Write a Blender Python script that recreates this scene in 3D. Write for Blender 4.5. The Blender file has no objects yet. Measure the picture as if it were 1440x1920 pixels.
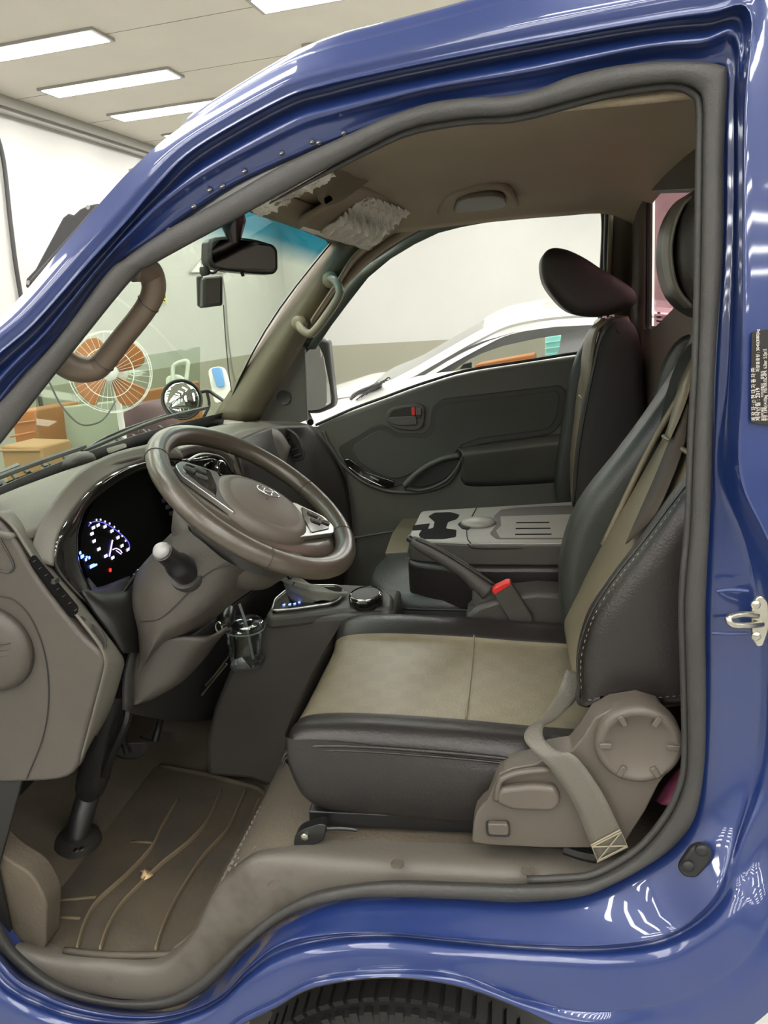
import bpy, bmesh, math, random
import numpy as np
from mathutils import Vector, Matrix, Quaternion

random.seed(7)
SC = bpy.context.scene
COL = SC.collection

# ------------------------------------------------------------------ camera
F_PX, CX, CY = 1450.0, 720.0, 960.0
CAM = np.array([0.0, -1.0, 1.55])
_roll = math.atan(0.064)
_vx = np.array([-8720.0, 585 + 0.064 * 8720 - CY, F_PX]); _vx = -_vx / np.linalg.norm(_vx)
_d = F_PX * F_PX / ((960 - 585) * math.cos(_roll))
_up = -np.array([math.sin(_roll) * _d, math.cos(_roll) * _d, F_PX]); _up /= np.linalg.norm(_up)
_vx = _vx - _vx.dot(_up) * _up; _vx /= np.linalg.norm(_vx)
_vy = np.cross(_vx, _up)
if _vy[2] < 0: _vy = -_vy
RW = np.array([_vx, _vy, _up])            # camera (x right, y down, z fwd) -> world

cam_data = bpy.data.cameras.new('camera')
cam = bpy.data.objects.new('camera', cam_data); COL.objects.link(cam)
cam_data.sensor_fit = 'VERTICAL'; cam_data.sensor_height = 36.0
cam_data.lens = 36.0 * F_PX / 1920.0
cam_data.clip_start = 0.02
_m = np.eye(4); _m[:3, 0] = RW[:, 0]; _m[:3, 1] = -RW[:, 1]; _m[:3, 2] = -RW[:, 2]; _m[:3, 3] = CAM
cam.matrix_world = Matrix(_m.tolist())
SC.camera = cam

# ------------------------------------------------------------------ world, exposure
world = bpy.data.worlds.new('world'); SC.world = world; world.use_nodes = True
world.node_tree.nodes['Background'].inputs[0].default_value = (0.9, 0.95, 1.0, 1)
world.node_tree.nodes['Background'].inputs[1].default_value = 0.15
SC.view_settings.view_transform = 'Standard'
SC.view_settings.look = 'None'
SC.view_settings.gamma = 1.0
SC.view_settings.use_curve_mapping = False
SC.view_settings.exposure = 1.38
LAMP_POWER = 11.0
SC.cycles.max_bounces = 8
SC.cycles.transparent_max_bounces = 12

# ------------------------------------------------------------------ projection helpers
def ray(u, v): return RW @ np.array([u - CX, v - CY, F_PX])
def P(u, v, y):
    r = ray(u, v); return CAM + r * ((y - CAM[1]) / r[1])
def PZ(u, v, z):
    r = ray(u, v); return CAM + r * ((z - CAM[2]) / r[2])
def PX(u, v, x):
    r = ray(u, v); return CAM + r * ((x - CAM[0]) / r[0])
def PP(u, v, o, n):
    r = ray(u, v); return CAM + r * (np.dot(np.array(o) - CAM, n) / np.dot(r, n))
def PT(u, v, y):
    """point on the body side, which leans inwards above the belt line"""
    p = P(u, v, y)
    for _ in range(3): p = P(u, v, y + .10 * max(0., p[2] - 1.15))
    return p
def V3(*a): return np.array(a, float)
def unit(a):
    a = np.array(a, float); return a / (np.linalg.norm(a) + 1e-12)

# ------------------------------------------------------------------ curves
def cr(pts, k, closed=False):
    """Catmull-Rom through rows of points; k samples per span"""
    p = [np.array(q, float) for q in pts]; n = len(p)
    if n < 3 and not closed:
        return [p[0] + (p[-1] - p[0]) * i / k for i in range(k + 1)] if n == 2 else p
    out = []
    spans = n if closed else n - 1
    for i in range(spans):
        if closed: a, b, c, d = p[(i - 1) % n], p[i], p[(i + 1) % n], p[(i + 2) % n]
        else:
            b, c = p[i], p[i + 1]
            a = p[i - 1] if i else 2 * b - c
            d = p[i + 2] if i + 2 < n else 2 * c - b
        for j in range(k):
            t = j / k
            out.append(0.5 * ((2 * b) + (c - a) * t + (2 * a - 5 * b + 4 * c - d) * t * t + (3 * b - a - 3 * c + d) * t ** 3))
    if not closed: out.append(p[-1])
    return out
def rounded(poly, r, seg=4):
    """round the corners of a closed 2D/3D polygon"""
    p = [np.array(q, float) for q in poly]; n = len(p); out = []
    for i in range(n):
        a, b, c = p[i - 1], p[i], p[(i + 1) % n]
        la, lc = np.linalg.norm(a - b), np.linalg.norm(c - b)
        rr = min(r, la * .45, lc * .45)
        s, e = b + (a - b) / la * rr, b + (c - b) / lc * rr
        for j in range(seg + 1):
            t = j / seg; out.append((1 - t) ** 2 * s + 2 * t * (1 - t) * b + t * t * e)
    return out

# ------------------------------------------------------------------ mesh builder
class MB:
    def __init__(s): s.v = []; s.f = []; s.m = []
    def add(s, vs, fs, mi=0):
        o = len(s.v); s.v += [tuple(map(float, q)) for q in vs]
        for f in fs: s.f.append(tuple(o + i for i in f)); s.m.append(mi)
        return s
    def grid(s, rows, cu=False, cv=False, mi=0, mfun=None):
        nr, nc = len(rows), len(rows[0]); vs = [q for r in rows for q in r]; o = len(s.v)
        s.v += [tuple(map(float, q)) for q in vs]
        for i in range(nr if cv else nr - 1):
            for j in range(nc if cu else nc - 1):
                a, b = i * nc + j, i * nc + (j + 1) % nc
                c, d = ((i + 1) % nr) * nc + (j + 1) % nc, ((i + 1) % nr) * nc + j
                s.f.append((o + a, o + b, o + c, o + d)); s.m.append(mfun(i, j) if mfun else mi)
        return s
    def sheet(s, rows, ku=4, kv=4, cu=False, cv=False, mi=0, mfun=None):
        rr = [cr(r, ku, cu) for r in rows]
        cols = list(zip(*rr)); cols = [cr(c, kv, cv) for c in cols]
        rr = list(zip(*cols)); return s.grid(rr, cu, cv, mi, mfun)
    def tube(s, path, r, n=10, closed=False, caps=True, flat=1.0, mi=0, upv=(0, 1, 0)):
        p = [np.array(q, float) for q in path]; N = len(p); rows = []
        rs = r if hasattr(r, '__len__') else [r] * N
        if len(rs) != N: rs = np.interp(np.linspace(0, 1, N), np.linspace(0, 1, len(rs)), rs)
        prev = None
        for i in range(N):
            t = unit(p[(i + 1) % N] - p[i - 1]) if closed else unit(p[min(i + 1, N - 1)] - p[max(i - 1, 0)])
            if prev is None:
                a = np.array(upv, float)
                if abs(a.dot(t)) > .95: a = np.array([0, 0, 1.]) if abs(t[2]) < .9 else np.array([1., 0, 0])
                a = unit(a - a.dot(t) * t)
            else: a = unit(prev - prev.dot(t) * t)
            prev = a; b = np.cross(t, a)
            rows.append([p[i] + rs[i] * (math.cos(2 * math.pi * k / n) * a + flat * math.sin(2 * math.pi * k / n) * b) for k in range(n)])
        o = len(s.v); s.grid(rows, True, closed, mi)
        if caps and not closed:
            s.f.append(tuple(o + k for k in range(n))[::-1]); s.m.append(mi)
            s.f.append(tuple(o + (N - 1) * n + k for k in range(n))); s.m.append(mi)
        return s
    def prism(s, poly, vec, mi=0):
        p = [np.array(q, float) for q in poly]; n = len(p); w = np.array(vec, float)
        fs = [tuple(range(n)), tuple(range(2 * n - 1, n - 1, -1))]
        fs += [(i, i + n, (i + 1) % n + n, (i + 1) % n) for i in range(n)]
        return s.add(p + [q + w for q in p], fs, mi)
    def cap(s, ring, mi=0):
        """fill a planar xz loop robustly"""
        from mathutils.geometry import delaunay_2d_cdt
        pts = [Vector((float(p[0]), float(p[2]))) for p in ring]; y = float(ring[0][1]); n = len(pts)
        vo, _, fo, _, _, _ = delaunay_2d_cdt(pts, [(i, (i + 1) % n) for i in range(n)], [], 1, 1e-5)
        return s.add([(v[0], y, v[1]) for v in vo], [tuple(f) for f in fo], mi)
    def loopband(s, A, B, mi=0): return s.grid([A, B], True, False, mi)
    def box(s, c, size, rot=None, mi=0):
        c = np.array(c, float); h = np.array(size, float) / 2
        R = np.eye(3) if rot is None else np.array(rot)
        vs = [c + R @ (h * np.array([x, y, z])) for x in (-1, 1) for y in (-1, 1) for z in (-1, 1)]
        return s.add(vs, [(0, 1, 3, 2), (4, 6, 7, 5), (0, 4, 5, 1), (2, 3, 7, 6), (0, 2, 6, 4), (1, 5, 7, 3)], mi)
    def lathe(s, prof, o, ax, n=32, mi=0, cap0=True, cap1=True, sx=1.0, ref=None):
        ax = unit(ax); a = np.array(ref if ref is not None else ((0, 0, 1.) if abs(ax[2]) < .9 else (1., 0, 0)))
        a = unit(a - a.dot(ax) * ax); b = np.cross(ax, a); o = np.array(o, float)
        rows = [[o + ax * h + r * (math.cos(2 * math.pi * k / n) * a * sx + math.sin(2 * math.pi * k / n) * b) for k in range(n)] for r, h in prof]
        st = len(s.v); s.grid(rows, True, False, mi); L = len(rows)
        if cap0: s.f.append(tuple(st + k for k in range(n))[::-1]); s.m.append(mi)
        if cap1: s.f.append(tuple(st + (L - 1) * n + k for k in range(n))); s.m.append(mi)
        return s
    def build(s, name, mats, parent=None, ang=40, bevel=0, seg=3, sub=0, solid=0, flip=False, smooth=True, weld=False):
        me = bpy.data.meshes.new(name)
        off = np.array(parent_origin(parent))
        me.from_pydata([tuple(np.array(q) - off) for q in s.v], [], s.f); me.update()
        bm = bmesh.new(); bm.from_mesh(me)
        if weld: bmesh.ops.remove_doubles(bm, verts=bm.verts, dist=2e-5)
        bmesh.ops.recalc_face_normals(bm, faces=bm.faces)
        if flip: bmesh.ops.reverse_faces(bm, faces=bm.faces)
        bm.to_mesh(me); bm.free()
        mats = mats if isinstance(mats, (list, tuple)) else [mats]
        for m in mats: me.materials.append(m)
        for i, p in enumerate(me.polygons): p.use_smooth = smooth
        if len(me.polygons) == len(s.m):
            me.polygons.foreach_set('material_index', s.m)
        if smooth and ang < 180: me.set_sharp_from_angle(angle=math.radians(ang))
        ob = bpy.data.objects.new(name, me); COL.objects.link(ob)
        if parent is not None: ob.parent = parent
        if bevel:
            b = ob.modifiers.new('bevel', 'BEVEL'); b.width = bevel; b.segments = seg; b.limit_method = 'ANGLE'; b.angle_limit = math.radians(35)
        if solid:
            q = ob.modifiers.new('solid', 'SOLIDIFY'); q.thickness = solid; q.offset = -1
        if sub:
            q = ob.modifiers.new('sub', 'SUBSURF'); q.levels = sub; q.render_levels = sub
        return ob
def parent_origin(p):
    o = np.zeros(3)
    while p is not None:
        o += np.array(p.location); p = p.parent
    return o
def tag(o, label, cat, group=None, kind=None):
    if label: o['label'] = label
    if cat: o['category'] = cat
    if group: o['group'] = group
    if kind: o['kind'] = kind
    return o
def thing(name, label, cat, loc, group=None):
    e = bpy.data.objects.new(name, None); COL.objects.link(e)
    e.location = [float(q) for q in loc]; e.empty_display_size = .05
    bpy.context.view_layer.update()
    return tag(e, label, cat, group)
def struct(o): o['kind'] = 'structure'; return o

# ------------------------------------------------------------------ materials
def mat(name, rgb, rough=.5, metal=0, coat=0, coat_rough=.1, var=0, vscale=6, vcol=None, bump=0, bscale=200, spec=.5, emit=None, estr=0, alpha=1, vdetail=4, sharp=False, trans=0, sheen=0):
    m = bpy.data.materials.new(name); m.use_nodes = True; nt = m.node_tree; b = nt.nodes['Principled BSDF']
    b.inputs['Base Color'].default_value = (*rgb, 1); b.inputs['Roughness'].default_value = rough
    b.inputs['Metallic'].default_value = metal; b.inputs['Coat Weight'].default_value = coat
    b.inputs['Coat Roughness'].default_value = coat_rough; b.inputs['Specular IOR Level'].default_value = spec
    b.inputs['Alpha'].default_value = alpha; b.inputs['Transmission Weight'].default_value = trans
    b.inputs['Sheen Weight'].default_value = sheen
    tc = nt.nodes.new('ShaderNodeTexCoord')
    if emit: b.inputs['Emission Color'].default_value = (*emit, 1); b.inputs['Emission Strength'].default_value = estr
    if var:
        n = nt.nodes.new('ShaderNodeTexNoise'); n.inputs['Scale'].default_value = vscale; n.inputs['Detail'].default_value = vdetail
        n.inputs['Roughness'].default_value = .62
        nt.links.new(tc.outputs['Object'], n.inputs['Vector'])
        r = nt.nodes.new('ShaderNodeValToRGB')
        lo, hi = (.52, .66) if sharp else (.3, .7)
        r.color_ramp.elements[0].position = lo; r.color_ramp.elements[1].position = hi
        vc = vcol or tuple(c * (1 - var) for c in rgb)
        r.color_ramp.elements[0].color = (*rgb, 1); r.color_ramp.elements[1].color = (*[rgb[i] * (1 - var) + vc[i] * var for i in range(3)], 1) if vcol else (*vc, 1)
        nt.links.new(n.outputs['Fac'], r.inputs['Fac']); nt.links.new(r.outputs['Color'], b.inputs['Base Color'])
    if bump:
        n = nt.nodes.new('ShaderNodeTexNoise'); n.inputs['Scale'].default_value = bscale; n.inputs['Detail'].default_value = 3
        nt.links.new(tc.outputs['Object'], n.inputs['Vector'])
        q = nt.nodes.new('ShaderNodeBump'); q.inputs['Strength'].default_value = bump; q.inputs['Distance'].default_value = .002
        nt.links.new(n.outputs['Fac'], q.inputs['Height']); nt.links.new(q.outputs['Normal'], b.inputs['Normal'])
    return m
def glassmat(name, tint, refl=.06, rough=.0, mx_=.7):
    m = bpy.data.materials.new(name); m.use_nodes = True; nt = m.node_tree; nt.nodes.clear()
    o = nt.nodes.new('ShaderNodeOutputMaterial'); t = nt.nodes.new('ShaderNodeBsdfTransparent'); g = nt.nodes.new('ShaderNodeBsdfGlossy')
    t.inputs['Color'].default_value = (*tint, 1); g.inputs['Roughness'].default_value = rough
    mx = nt.nodes.new('ShaderNodeMixShader'); lw = nt.nodes.new('ShaderNodeLayerWeight'); lw.inputs['Blend'].default_value = .25
    mr = nt.nodes.new('ShaderNodeMapRange'); mr.inputs['To Min'].default_value = refl; mr.inputs['To Max'].default_value = mx_
    nt.links.new(lw.outputs['Fresnel'], mr.inputs['Value']); nt.links.new(mr.outputs['Result'], mx.inputs['Fac'])
    nt.links.new(t.outputs[0], mx.inputs[1]); nt.links.new(g.outputs[0], mx.inputs[2]); nt.links.new(mx.outputs[0], o.inputs[0])
    return m, nt, t
M = {}
M['paint'] = mat('blue_paint', (.009, .026, .125), .32, .15, 1, .035, var=.2, vscale=9, vcol=(.04, .055, .14), spec=.5)
M['paint_roof'] = M['paint']
M['dustpaint'] = mat('dusty_blue_paint', (.017, .037, .175), .35, .1, .8, .08, var=.6, vscale=5, vcol=(.12, .105, .09), sharp=True)
M['rubber'] = mat('seal_rubber', (0.040, 0.038, 0.035), .55, bump=.3, bscale=300, var=.2, vscale=14)
M['black_rubber'] = mat('black_rubber', (.012, .012, .012), .5, bump=.2, bscale=150)
M['headliner'] = mat('headliner_cloth', (0.319, 0.256, 0.181), .95, bump=.4, bscale=600, var=.1, vscale=3)
M['trim'] = mat('taupe_trim', (0.1492, 0.1283, 0.0855), .5, bump=.15, bscale=400, var=.12, vscale=8)
M['handle'] = mat('grab_handle_plastic', (.24, .21, .15), .42, var=.1, vscale=9)
M['handle_brown'] = mat('brown_handle_plastic', (0.112, 0.081, 0.056), .42, var=.15, vscale=14)
M['dash'] = mat('dash_plastic', (0.0691, 0.0598, 0.0497), .48, bump=.25, bscale=500, var=.14, vscale=7)
M['dash_top'] = mat('dash_top_plastic', (0.128, 0.118, 0.096), .5, bump=.25, bscale=500, var=.2, vscale=5)
M['dash_dark'] = mat('dark_dash_plastic', (0.030, 0.028, 0.024), .5, bump=.2, bscale=400, var=.15, vscale=7)
M['door'] = mat('door_panel_plastic', (0.0793, 0.0754, 0.0650), .5, bump=.3, bscale=420, var=.15, vscale=5)
M['door_in'] = mat('door_insert_cloth', (0.0525, 0.0525, 0.0450), .8, bump=.4, bscale=700)
M['dark'] = mat('dark_void_plastic', (.018, .017, .015), .7)
M['void'] = mat('hollow_shade_black', (.004, .004, .004), .8, spec=.1)  # near black that stands for the shade inside hollows and slots
M['black'] = mat('black_plastic', (.012, .012, .012), .3)
M['piano'] = mat('piano_black', (.01, .009, .008), .08, coat=1, coat_rough=.02)
M['screen'] = mat('cluster_lens', (.004, .004, .004), .3, spec=.15)
M['leather'] = mat('dark_leather', (.0175, .0142, .013), .38, bump=.35, bscale=260, var=.2, vscale=6)
M['leather_gray'] = mat('dark_gray_leather', (.030, .033, .029), .42, bump=.35, bscale=260, var=.15, vscale=6)
M['beige'] = mat('beige_leather', (0.180, 0.152, 0.099), .42, bump=.3, bscale=230, var=.18, vscale=9)
M['thread'] = mat('light_thread', (0.1800, 0.1620, 0.1440), .7)
M['taupe'] = mat('seat_base_plastic', (0.097, 0.081, 0.065), .45, bump=.12, bscale=500, var=.1, vscale=9)
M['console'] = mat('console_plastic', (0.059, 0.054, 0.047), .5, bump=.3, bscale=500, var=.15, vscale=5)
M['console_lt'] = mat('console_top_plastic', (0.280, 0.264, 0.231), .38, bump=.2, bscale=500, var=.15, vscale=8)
M['carpet'] = mat('floor_vinyl', (0.1094, 0.0878, 0.0621), .8, bump=.6, bscale=130, var=.5, vscale=7, vcol=(.06, .05, .036))
M['wheel'] = mat('wheel_leather', (0.068, 0.055, 0.040), .3, bump=.2, bscale=350, var=.25, vscale=10, coat=.25, coat_rough=.25)
M['wheel_hub'] = mat('airbag_cover', (0.098, 0.079, 0.062), .5, bump=.2, bscale=500)
M['silver'] = mat('silver_trim', (0.336, 0.328, 0.304), .28, .8)
M['chrome'] = mat('chrome', (.8, .8, .8), .08, 1)
M['steel'] = mat('zinc_steel', (.6, .58, .5), .28, 1, var=.3, vscale=30)
M['mirror'] = mat('mirror_glass', (.75, .76, .76), .02, 1)
M['darkmirror'] = mat('dim_mirror_glass', (.10, .09, .085), .04, 1)
M['belt'] = mat('seat_belt_webbing', (0.105, 0.096, 0.077), .5, bump=.5, bscale=500)
M['belt_dark'] = mat('brown_webbing', (.05, .036, .026), .65, bump=.5, bscale=500)
M['red'] = mat('red_plastic', (.65, .02, .015), .4)
M['pink'] = mat('pink_cloth', (.55, .12, .25), .8, bump=.6, bscale=90)
M['wall'] = mat('white_wall_paint', (0.5236, 0.5168, 0.4902), .8, var=.05, vscale=1.2)
M['wallgray'] = mat('gray_wall_paint', (0.3078, 0.2952, 0.2349), .75, var=.06, vscale=1.5)
M['ceil'] = mat('ceiling_panel', (0.6318, 0.6006, 0.5265), .85, var=.08, vscale=1.5)
M['floor'] = mat('garage_floor', (.33, .33, .3), .4, var=.2, vscale=1.5)
M['metalgray'] = mat('gray_metal', (.3, .29, .26), .5, .3)
M['white'] = mat('white_plastic', (.75, .75, .72), .4)
M['whitecar'] = mat('white_car_paint', (0.5760, 0.5688, 0.5472), .25, 0, 1, .04)
M['orange'] = mat('orange_plastic', (0.3862, 0.1290, 0.0218), .45, var=.1)
M['blueplastic'] = mat('sky_blue_plastic', (.12, .3, .62), .45)
M['teal'] = mat('teal_crate_plastic', (.25, .6, .55), .5)
M['cable'] = mat('black_cable', (.03, .03, .03), .5)
M['leaf'] = mat('dry_leaf', (.6, .42, .22), .7, bump=.5, bscale=60)
M['lampmetal'] = mat('lamp_frame', (.35, .34, .32), .4, .4)
M['diff'] = mat('lamp_diffuser', (.9, .9, .9), .5, emit=(1, .985, .95), estr=LAMP_POWER)
M['ind_blue'] = mat('indicator_blue', (.02, .02, .1), .4, emit=(.12, .2, 1), estr=2.2)
M['ind_white'] = mat('indicator_white', (.2, .2, .3), .4, emit=(.72, .7, 1), estr=1.0)
M['ind_lilac'] = mat('indicator_lilac', (.1, .1, .3), .4, emit=(.35, .3, 1), estr=1.6)
M['ind_red'] = mat('indicator_red', (.2, .01, .01), .4, emit=(1, .03, .03), estr=.7)
M['yellow'] = mat('yellow_sticker', (.75, .68, .08), .5)
M['ink'] = mat('black_ink', (.02, .02, .02), .6)
M['label'] = mat('label_film', (.022, .020, .019), .6, spec=.25)
M['labeltext'] = mat('label_print', (.62, .58, .52), .5)
M['tire'] = mat('tire_rubber', (.014, .013, .012), .75, bump=.4, bscale=60)
M['purple'] = mat('plum_bag', (.16, .06, .1), .6)
M['glass_pas'], _, _ = glassmat('door_glass', (.97, .98, .97), .0, 0, .2)
M['glass_rear'], _, _ = glassmat('rear_glass', (.62, .47, .50), .02, 0, .12)
M['glass_sheet'], _, _ = glassmat('leaning_glass', (.80, .84, .79), .01, 0, .12)
M['clear'], _, _ = glassmat('clear_cup_plastic', (.78, .82, .82), .16, .06)
M['screenglass'], _, _ = glassmat('car_glass', (.85, .86, .84), .03, 0, .3)
# windscreen: green tinted with a blue shade band across its top (real height z)
M['windshield'], _nt, _t = glassmat('windshield_glass', (.74, .83, .72), .035)
_tc = _nt.nodes.new('ShaderNodeTexCoord'); _sx = _nt.nodes.new('ShaderNodeSeparateXYZ'); _rp = _nt.nodes.new('ShaderNodeValToRGB')
_nt.links.new(_tc.outputs['UV'], _sx.inputs[0]); _nt.links.new(_sx.outputs['Y'], _rp.inputs['Fac'])
_rp.color_ramp.elements[0].position = .84; _rp.color_ramp.elements[0].color = (.74, .83, .72, 1)
_rp.color_ramp.elements[1].position = .93; _rp.color_ramp.elements[1].color = (.03, .25, .36, 1)
_nt.links.new(_rp.outputs['Color'], _t.inputs['Color'])
# beige seat centre with faint woven blocks
def weave(m, s=28.0):
    nt = m.node_tree; b = nt.nodes['Principled BSDF']; tc = nt.nodes.new('ShaderNodeTexCoord')
    ck = nt.nodes.new('ShaderNodeTexChecker'); ck.inputs['Scale'].default_value = s
    src = b.inputs['Base Color'].links[0].from_socket
    mp = nt.nodes.new('ShaderNodeMapping'); mp.inputs['Scale'].default_value = (1, 1, 0)
    nt.links.new(tc.outputs['Object'], mp.inputs[0]); nt.links.new(mp.outputs[0], ck.inputs['Vector'])
    ck.inputs['Color1'].default_value = (1, 1, 1, 1); ck.inputs['Color2'].default_value = (.93, .93, .92, 1)
    mx = nt.nodes.new('ShaderNodeMix'); mx.data_type = 'RGBA'; mx.blend_type = 'MULTIPLY'; mx.inputs['Factor'].default_value = 1
    nt.links.new(src, mx.inputs[6]); nt.links.new(ck.outputs['Color'], mx.inputs[7]); nt.links.new(mx.outputs[2], b.inputs['Base Color'])
M['beige_weave'] = mat('beige_woven_leather', (0.192, 0.162, 0.105), .38, bump=.3, bscale=300, var=.15, vscale=9); weave(M['beige_weave'])
# ================================================================== the workshop
_r = ray(1135, 558); _r[2] = 0
RY = unit(_r); RX = V3(RY[1], -RY[0], 0)
CEIL = 3.29
def rw(x, y, z): return RX * x + RY * y + V3(0, 0, z)
def rc(p): return np.array([np.dot(p, RX), np.dot(p, RY), p[2]])
XL, XR, YF, YB = -4.28, 6.5, -11.5, 9.7
BAND = 1.13
def quad(name, pts, m):
    b = MB(); b.add(pts, [tuple(range(len(pts)))]); o = b.build(name, m, smooth=False); return struct(o)
quad('floor', [rw(XL, YF, 0), rw(XR, YF, 0), rw(XR, YB, 0), rw(XL, YB, 0)], M['floor'])
quad('ceiling', [rw(XL, YF, CEIL), rw(XL, YB, CEIL), rw(XR, YB, CEIL), rw(XR, YF, CEIL)], M['ceil'])
def wall(name, a, b2, inn):
    w = MB(); a = np.array(a); b2 = np.array(b2)
    for z0, z1, mi in ((0, BAND, 1), (BAND, CEIL, 0)):
        w.add([rw(*a, z0), rw(*b2, z0), rw(*b2, z1), rw(*a, z1)], [(0, 1, 2, 3)], mi)
    return struct(w.build(name, [M['wall'], M['wallgray']], smooth=False))
wall('wall_left', (XL, YF), (XL, YB), 1)
wall('wall_back', (XL, YB), (XR, YB), 1)
wall('wall_right', (XR, YB), (XR, YF), 1)
wall('wall_front', (XR, YF), (XL, YF), 1)
# beam at the top of the left wall with a pipe along it
b = MB(); b.box(rw(XL + .035, (YF + YB) / 2, CEIL - .04), (.07, YB - YF, .08), np.array([RX, RY, [0, 0, 1]]).T); b.tube([rw(XL + .06, YF, CEIL - .115), rw(XL + .06, YB, CEIL - .115)], .018)
struct(b.build('trim_1', M['metalgray'], bevel=.004))
# ceiling seams
b = MB()
for k in range(-6, 10):
    b.box(rw((XL + XR) / 2, k * .87 + .2, CEIL - .001), (XR - XL, .004, .002), np.array([RX, RY, [0, 0, 1]]).T)
struct(b.build('trim_2', M['wallgray']))

# --- ceiling lights: a regular grid of long panels
def lamp_parts(root, cx, cy, L=1.03, W=.2):
    Rm = np.array([RX, RY, [0, 0, 1]]).T
    fr = MB(); z = CEIL - .009
    for dx, dy, sx, sy in ((0, W / 2 + .008, L + .05, .016), (0, -W / 2 - .008, L + .05, .016), (L / 2 + .012, 0, .024, W), (-L / 2 - .012, 0, .024, W)):
        fr.box(rw(cx + dx, cy + dy, z), (sx, sy, .018), Rm)
    fr.build('lamp_frame', M['lampmetal'], root)
    df = MB(); df.box(rw(cx, cy, CEIL - .011), (L, W, .020), Rm); df.build('diffuser', M['diff'], root, bevel=.006)
g0 = rc(PZ(110, 178, CEIL)); g1 = rc(PZ(342, 143, CEIL)); g2 = rc(PZ(505, 25, CEIL)); g3 = rc(PZ(215, 70, CEIL)); g4 = rc(PZ(228, 223, CEIL))
LX = (g0[0] + g1[0]) / 2; LLEN = abs(g1[0] - g0[0]); PXC = g2[0] - g0[0]; ROWD = g0[1] - g3[1]
vis = {(0, 0): 'middle panel light of the left row, wholly in view above the blue pillar', (0, -1): 'long panel light cut by the left edge of the picture',
       (0, 1): 'farthest panel light of the left row, its right end behind the blue pillar', (1, -1): 'panel light cut by the top edge of the picture',
       (1, 0): 'panel light just above the blue roof rail at the top centre', (0, 2): 'sliver of a far panel light touching the blue pillar'}
protoL = None
for ci in range(0, 5):
    for ri in range(-16, 7):
        cx = LX + ci * PXC; cy = g0[1] - .1 + ri * ROWD
        if cy > YB - .5 or cx > XR - .6 or cy < YF + .3: continue
        if (ci, ri) in vis: lab = vis[(ci, ri)]
        else: lab = 'recessed white panel light on the workshop ceiling above the blue cab'
        p = rw(cx, cy, CEIL)
        if protoL is None:
            protoL = thing('ceiling_light', lab, 'ceiling light', p, 'panel lights on the workshop ceiling'); lamp_parts(protoL, cx, cy, LLEN)
        else:
            c = protoL.copy(); COL.objects.link(c); c.location = [float(q) for q in p]; c['label'] = lab
            for ch in list(protoL.children):
                d = ch.copy(); COL.objects.link(d); d.parent = c
# cables
b = MB(); pa = rc(PP(0, 300, rw(XL, 0, 0), RX)); pb = rc(PP(34, 560, rw(XL, 0, 0), RX))
pts = [rw(XL + .03, pa[1] - .05, CEIL - .2), rw(XL + .03, pa[1], pa[2]), rw(XL + .03, (pa[1] + pb[1]) / 2 - .012, (pa[2] + pb[2]) / 2), rw(XL + .03, pb[1], pb[2]), rw(XL + .03, pb[1] + .03, .4)]
b.tube(cr(pts, 6), .017); o = b.build('wall_cable', M['cable']); tag(o, 'thick black cable hanging down the white wall at the far left', 'cable')
b = MB(); q = [rc(PP(u, v, rw(XL, 0, 0), RX)) for u, v in ((412, 500), (420, 560), (426, 640), (436, 700), (445, 730))]
b.tube(cr([rw(XL + .02, s[1], s[2]) for s in q], 6), .009); o = b.build('hanging_cord', M['metalgray']); tag(o, 'thin grey cord hanging on the wall, seen right of the dash camera', 'cable')

# --- safety signs on the left wall
def onwall(u, v, d=.0): 
    s = rc(PP(u, v, rw(XL + .01 + d, 0, 0), RX)); return rw(XL + .01 + d, s[1], s[2])
def wallpoly(b, pts, d, th=.004, mi=0): b.prism([onwall(u, v, d) for u, v in pts], RX * -th, mi)
t = thing('warning_sign', 'narrow yellow triangle warning sign above a small yellow notice', 'sign', onwall(302, 540))
b = MB(); wallpoly(b, [(283, 540), (297, 504), (308, 538)], .004); b.build('sign_plate', M['yellow'], t)
b = MB()
for a, c in (((284, 540), (297, 505)), ((297, 505), (308, 538)), ((308, 538), (284, 540))): b.tube([onwall(*a, .006), onwall(*c, .006)], .006, 6)
b.tube([onwall(297, 516, .006), onwall(298, 530, .006)], .007, 6); b.build('sign_border', M['ink'], t)
t = thing('notice_sign', 'small yellow notice with black writing beside the brown grab handle', 'sign', onwall(300, 558))
b = MB(); wallpoly(b, [(262, 551), (311, 548), (312, 567), (262, 570)], .004); b.build('sign_plate', M['yellow'], t)
b = MB()
for u in (299, 304, 309): wallpoly(b, [(u - 2, 553), (u + 1.5, 553), (u + 1.5, 559), (u - 2, 559)], .006); wallpoly(b, [(u - 2, 562), (u + 1, 562), (u + 1, 565), (u - 2, 565)], .006)
b.build('sign_writing', M['ink'], t)
t = thing('outline_triangle_sign', 'white triangle sign with thin grey outline behind the mirror and camera', 'sign', onwall(385, 495))
b = MB(); wallpoly(b, [(356, 512), (378, 481), (400, 481), (425, 512)], .003); b.build('sign_plate', M['white'], t)
b = MB(); T = [(356, 511), (380, 481), (402, 481), (424, 511)]
for i in range(4): b.tube([onwall(*T[i], .006), onwall(*T[(i + 1) % 4], .006)], .006, 6)
for x in (376, 384): b.tube(cr([onwall(x, 490, .006), onwall(x + 2, 497, .006), onwall(x - 1, 503, .006), onwall(x + 2, 510, .006)], 4), .004, 6)
b.build('sign_outline', M['metalgray'], t)

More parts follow.
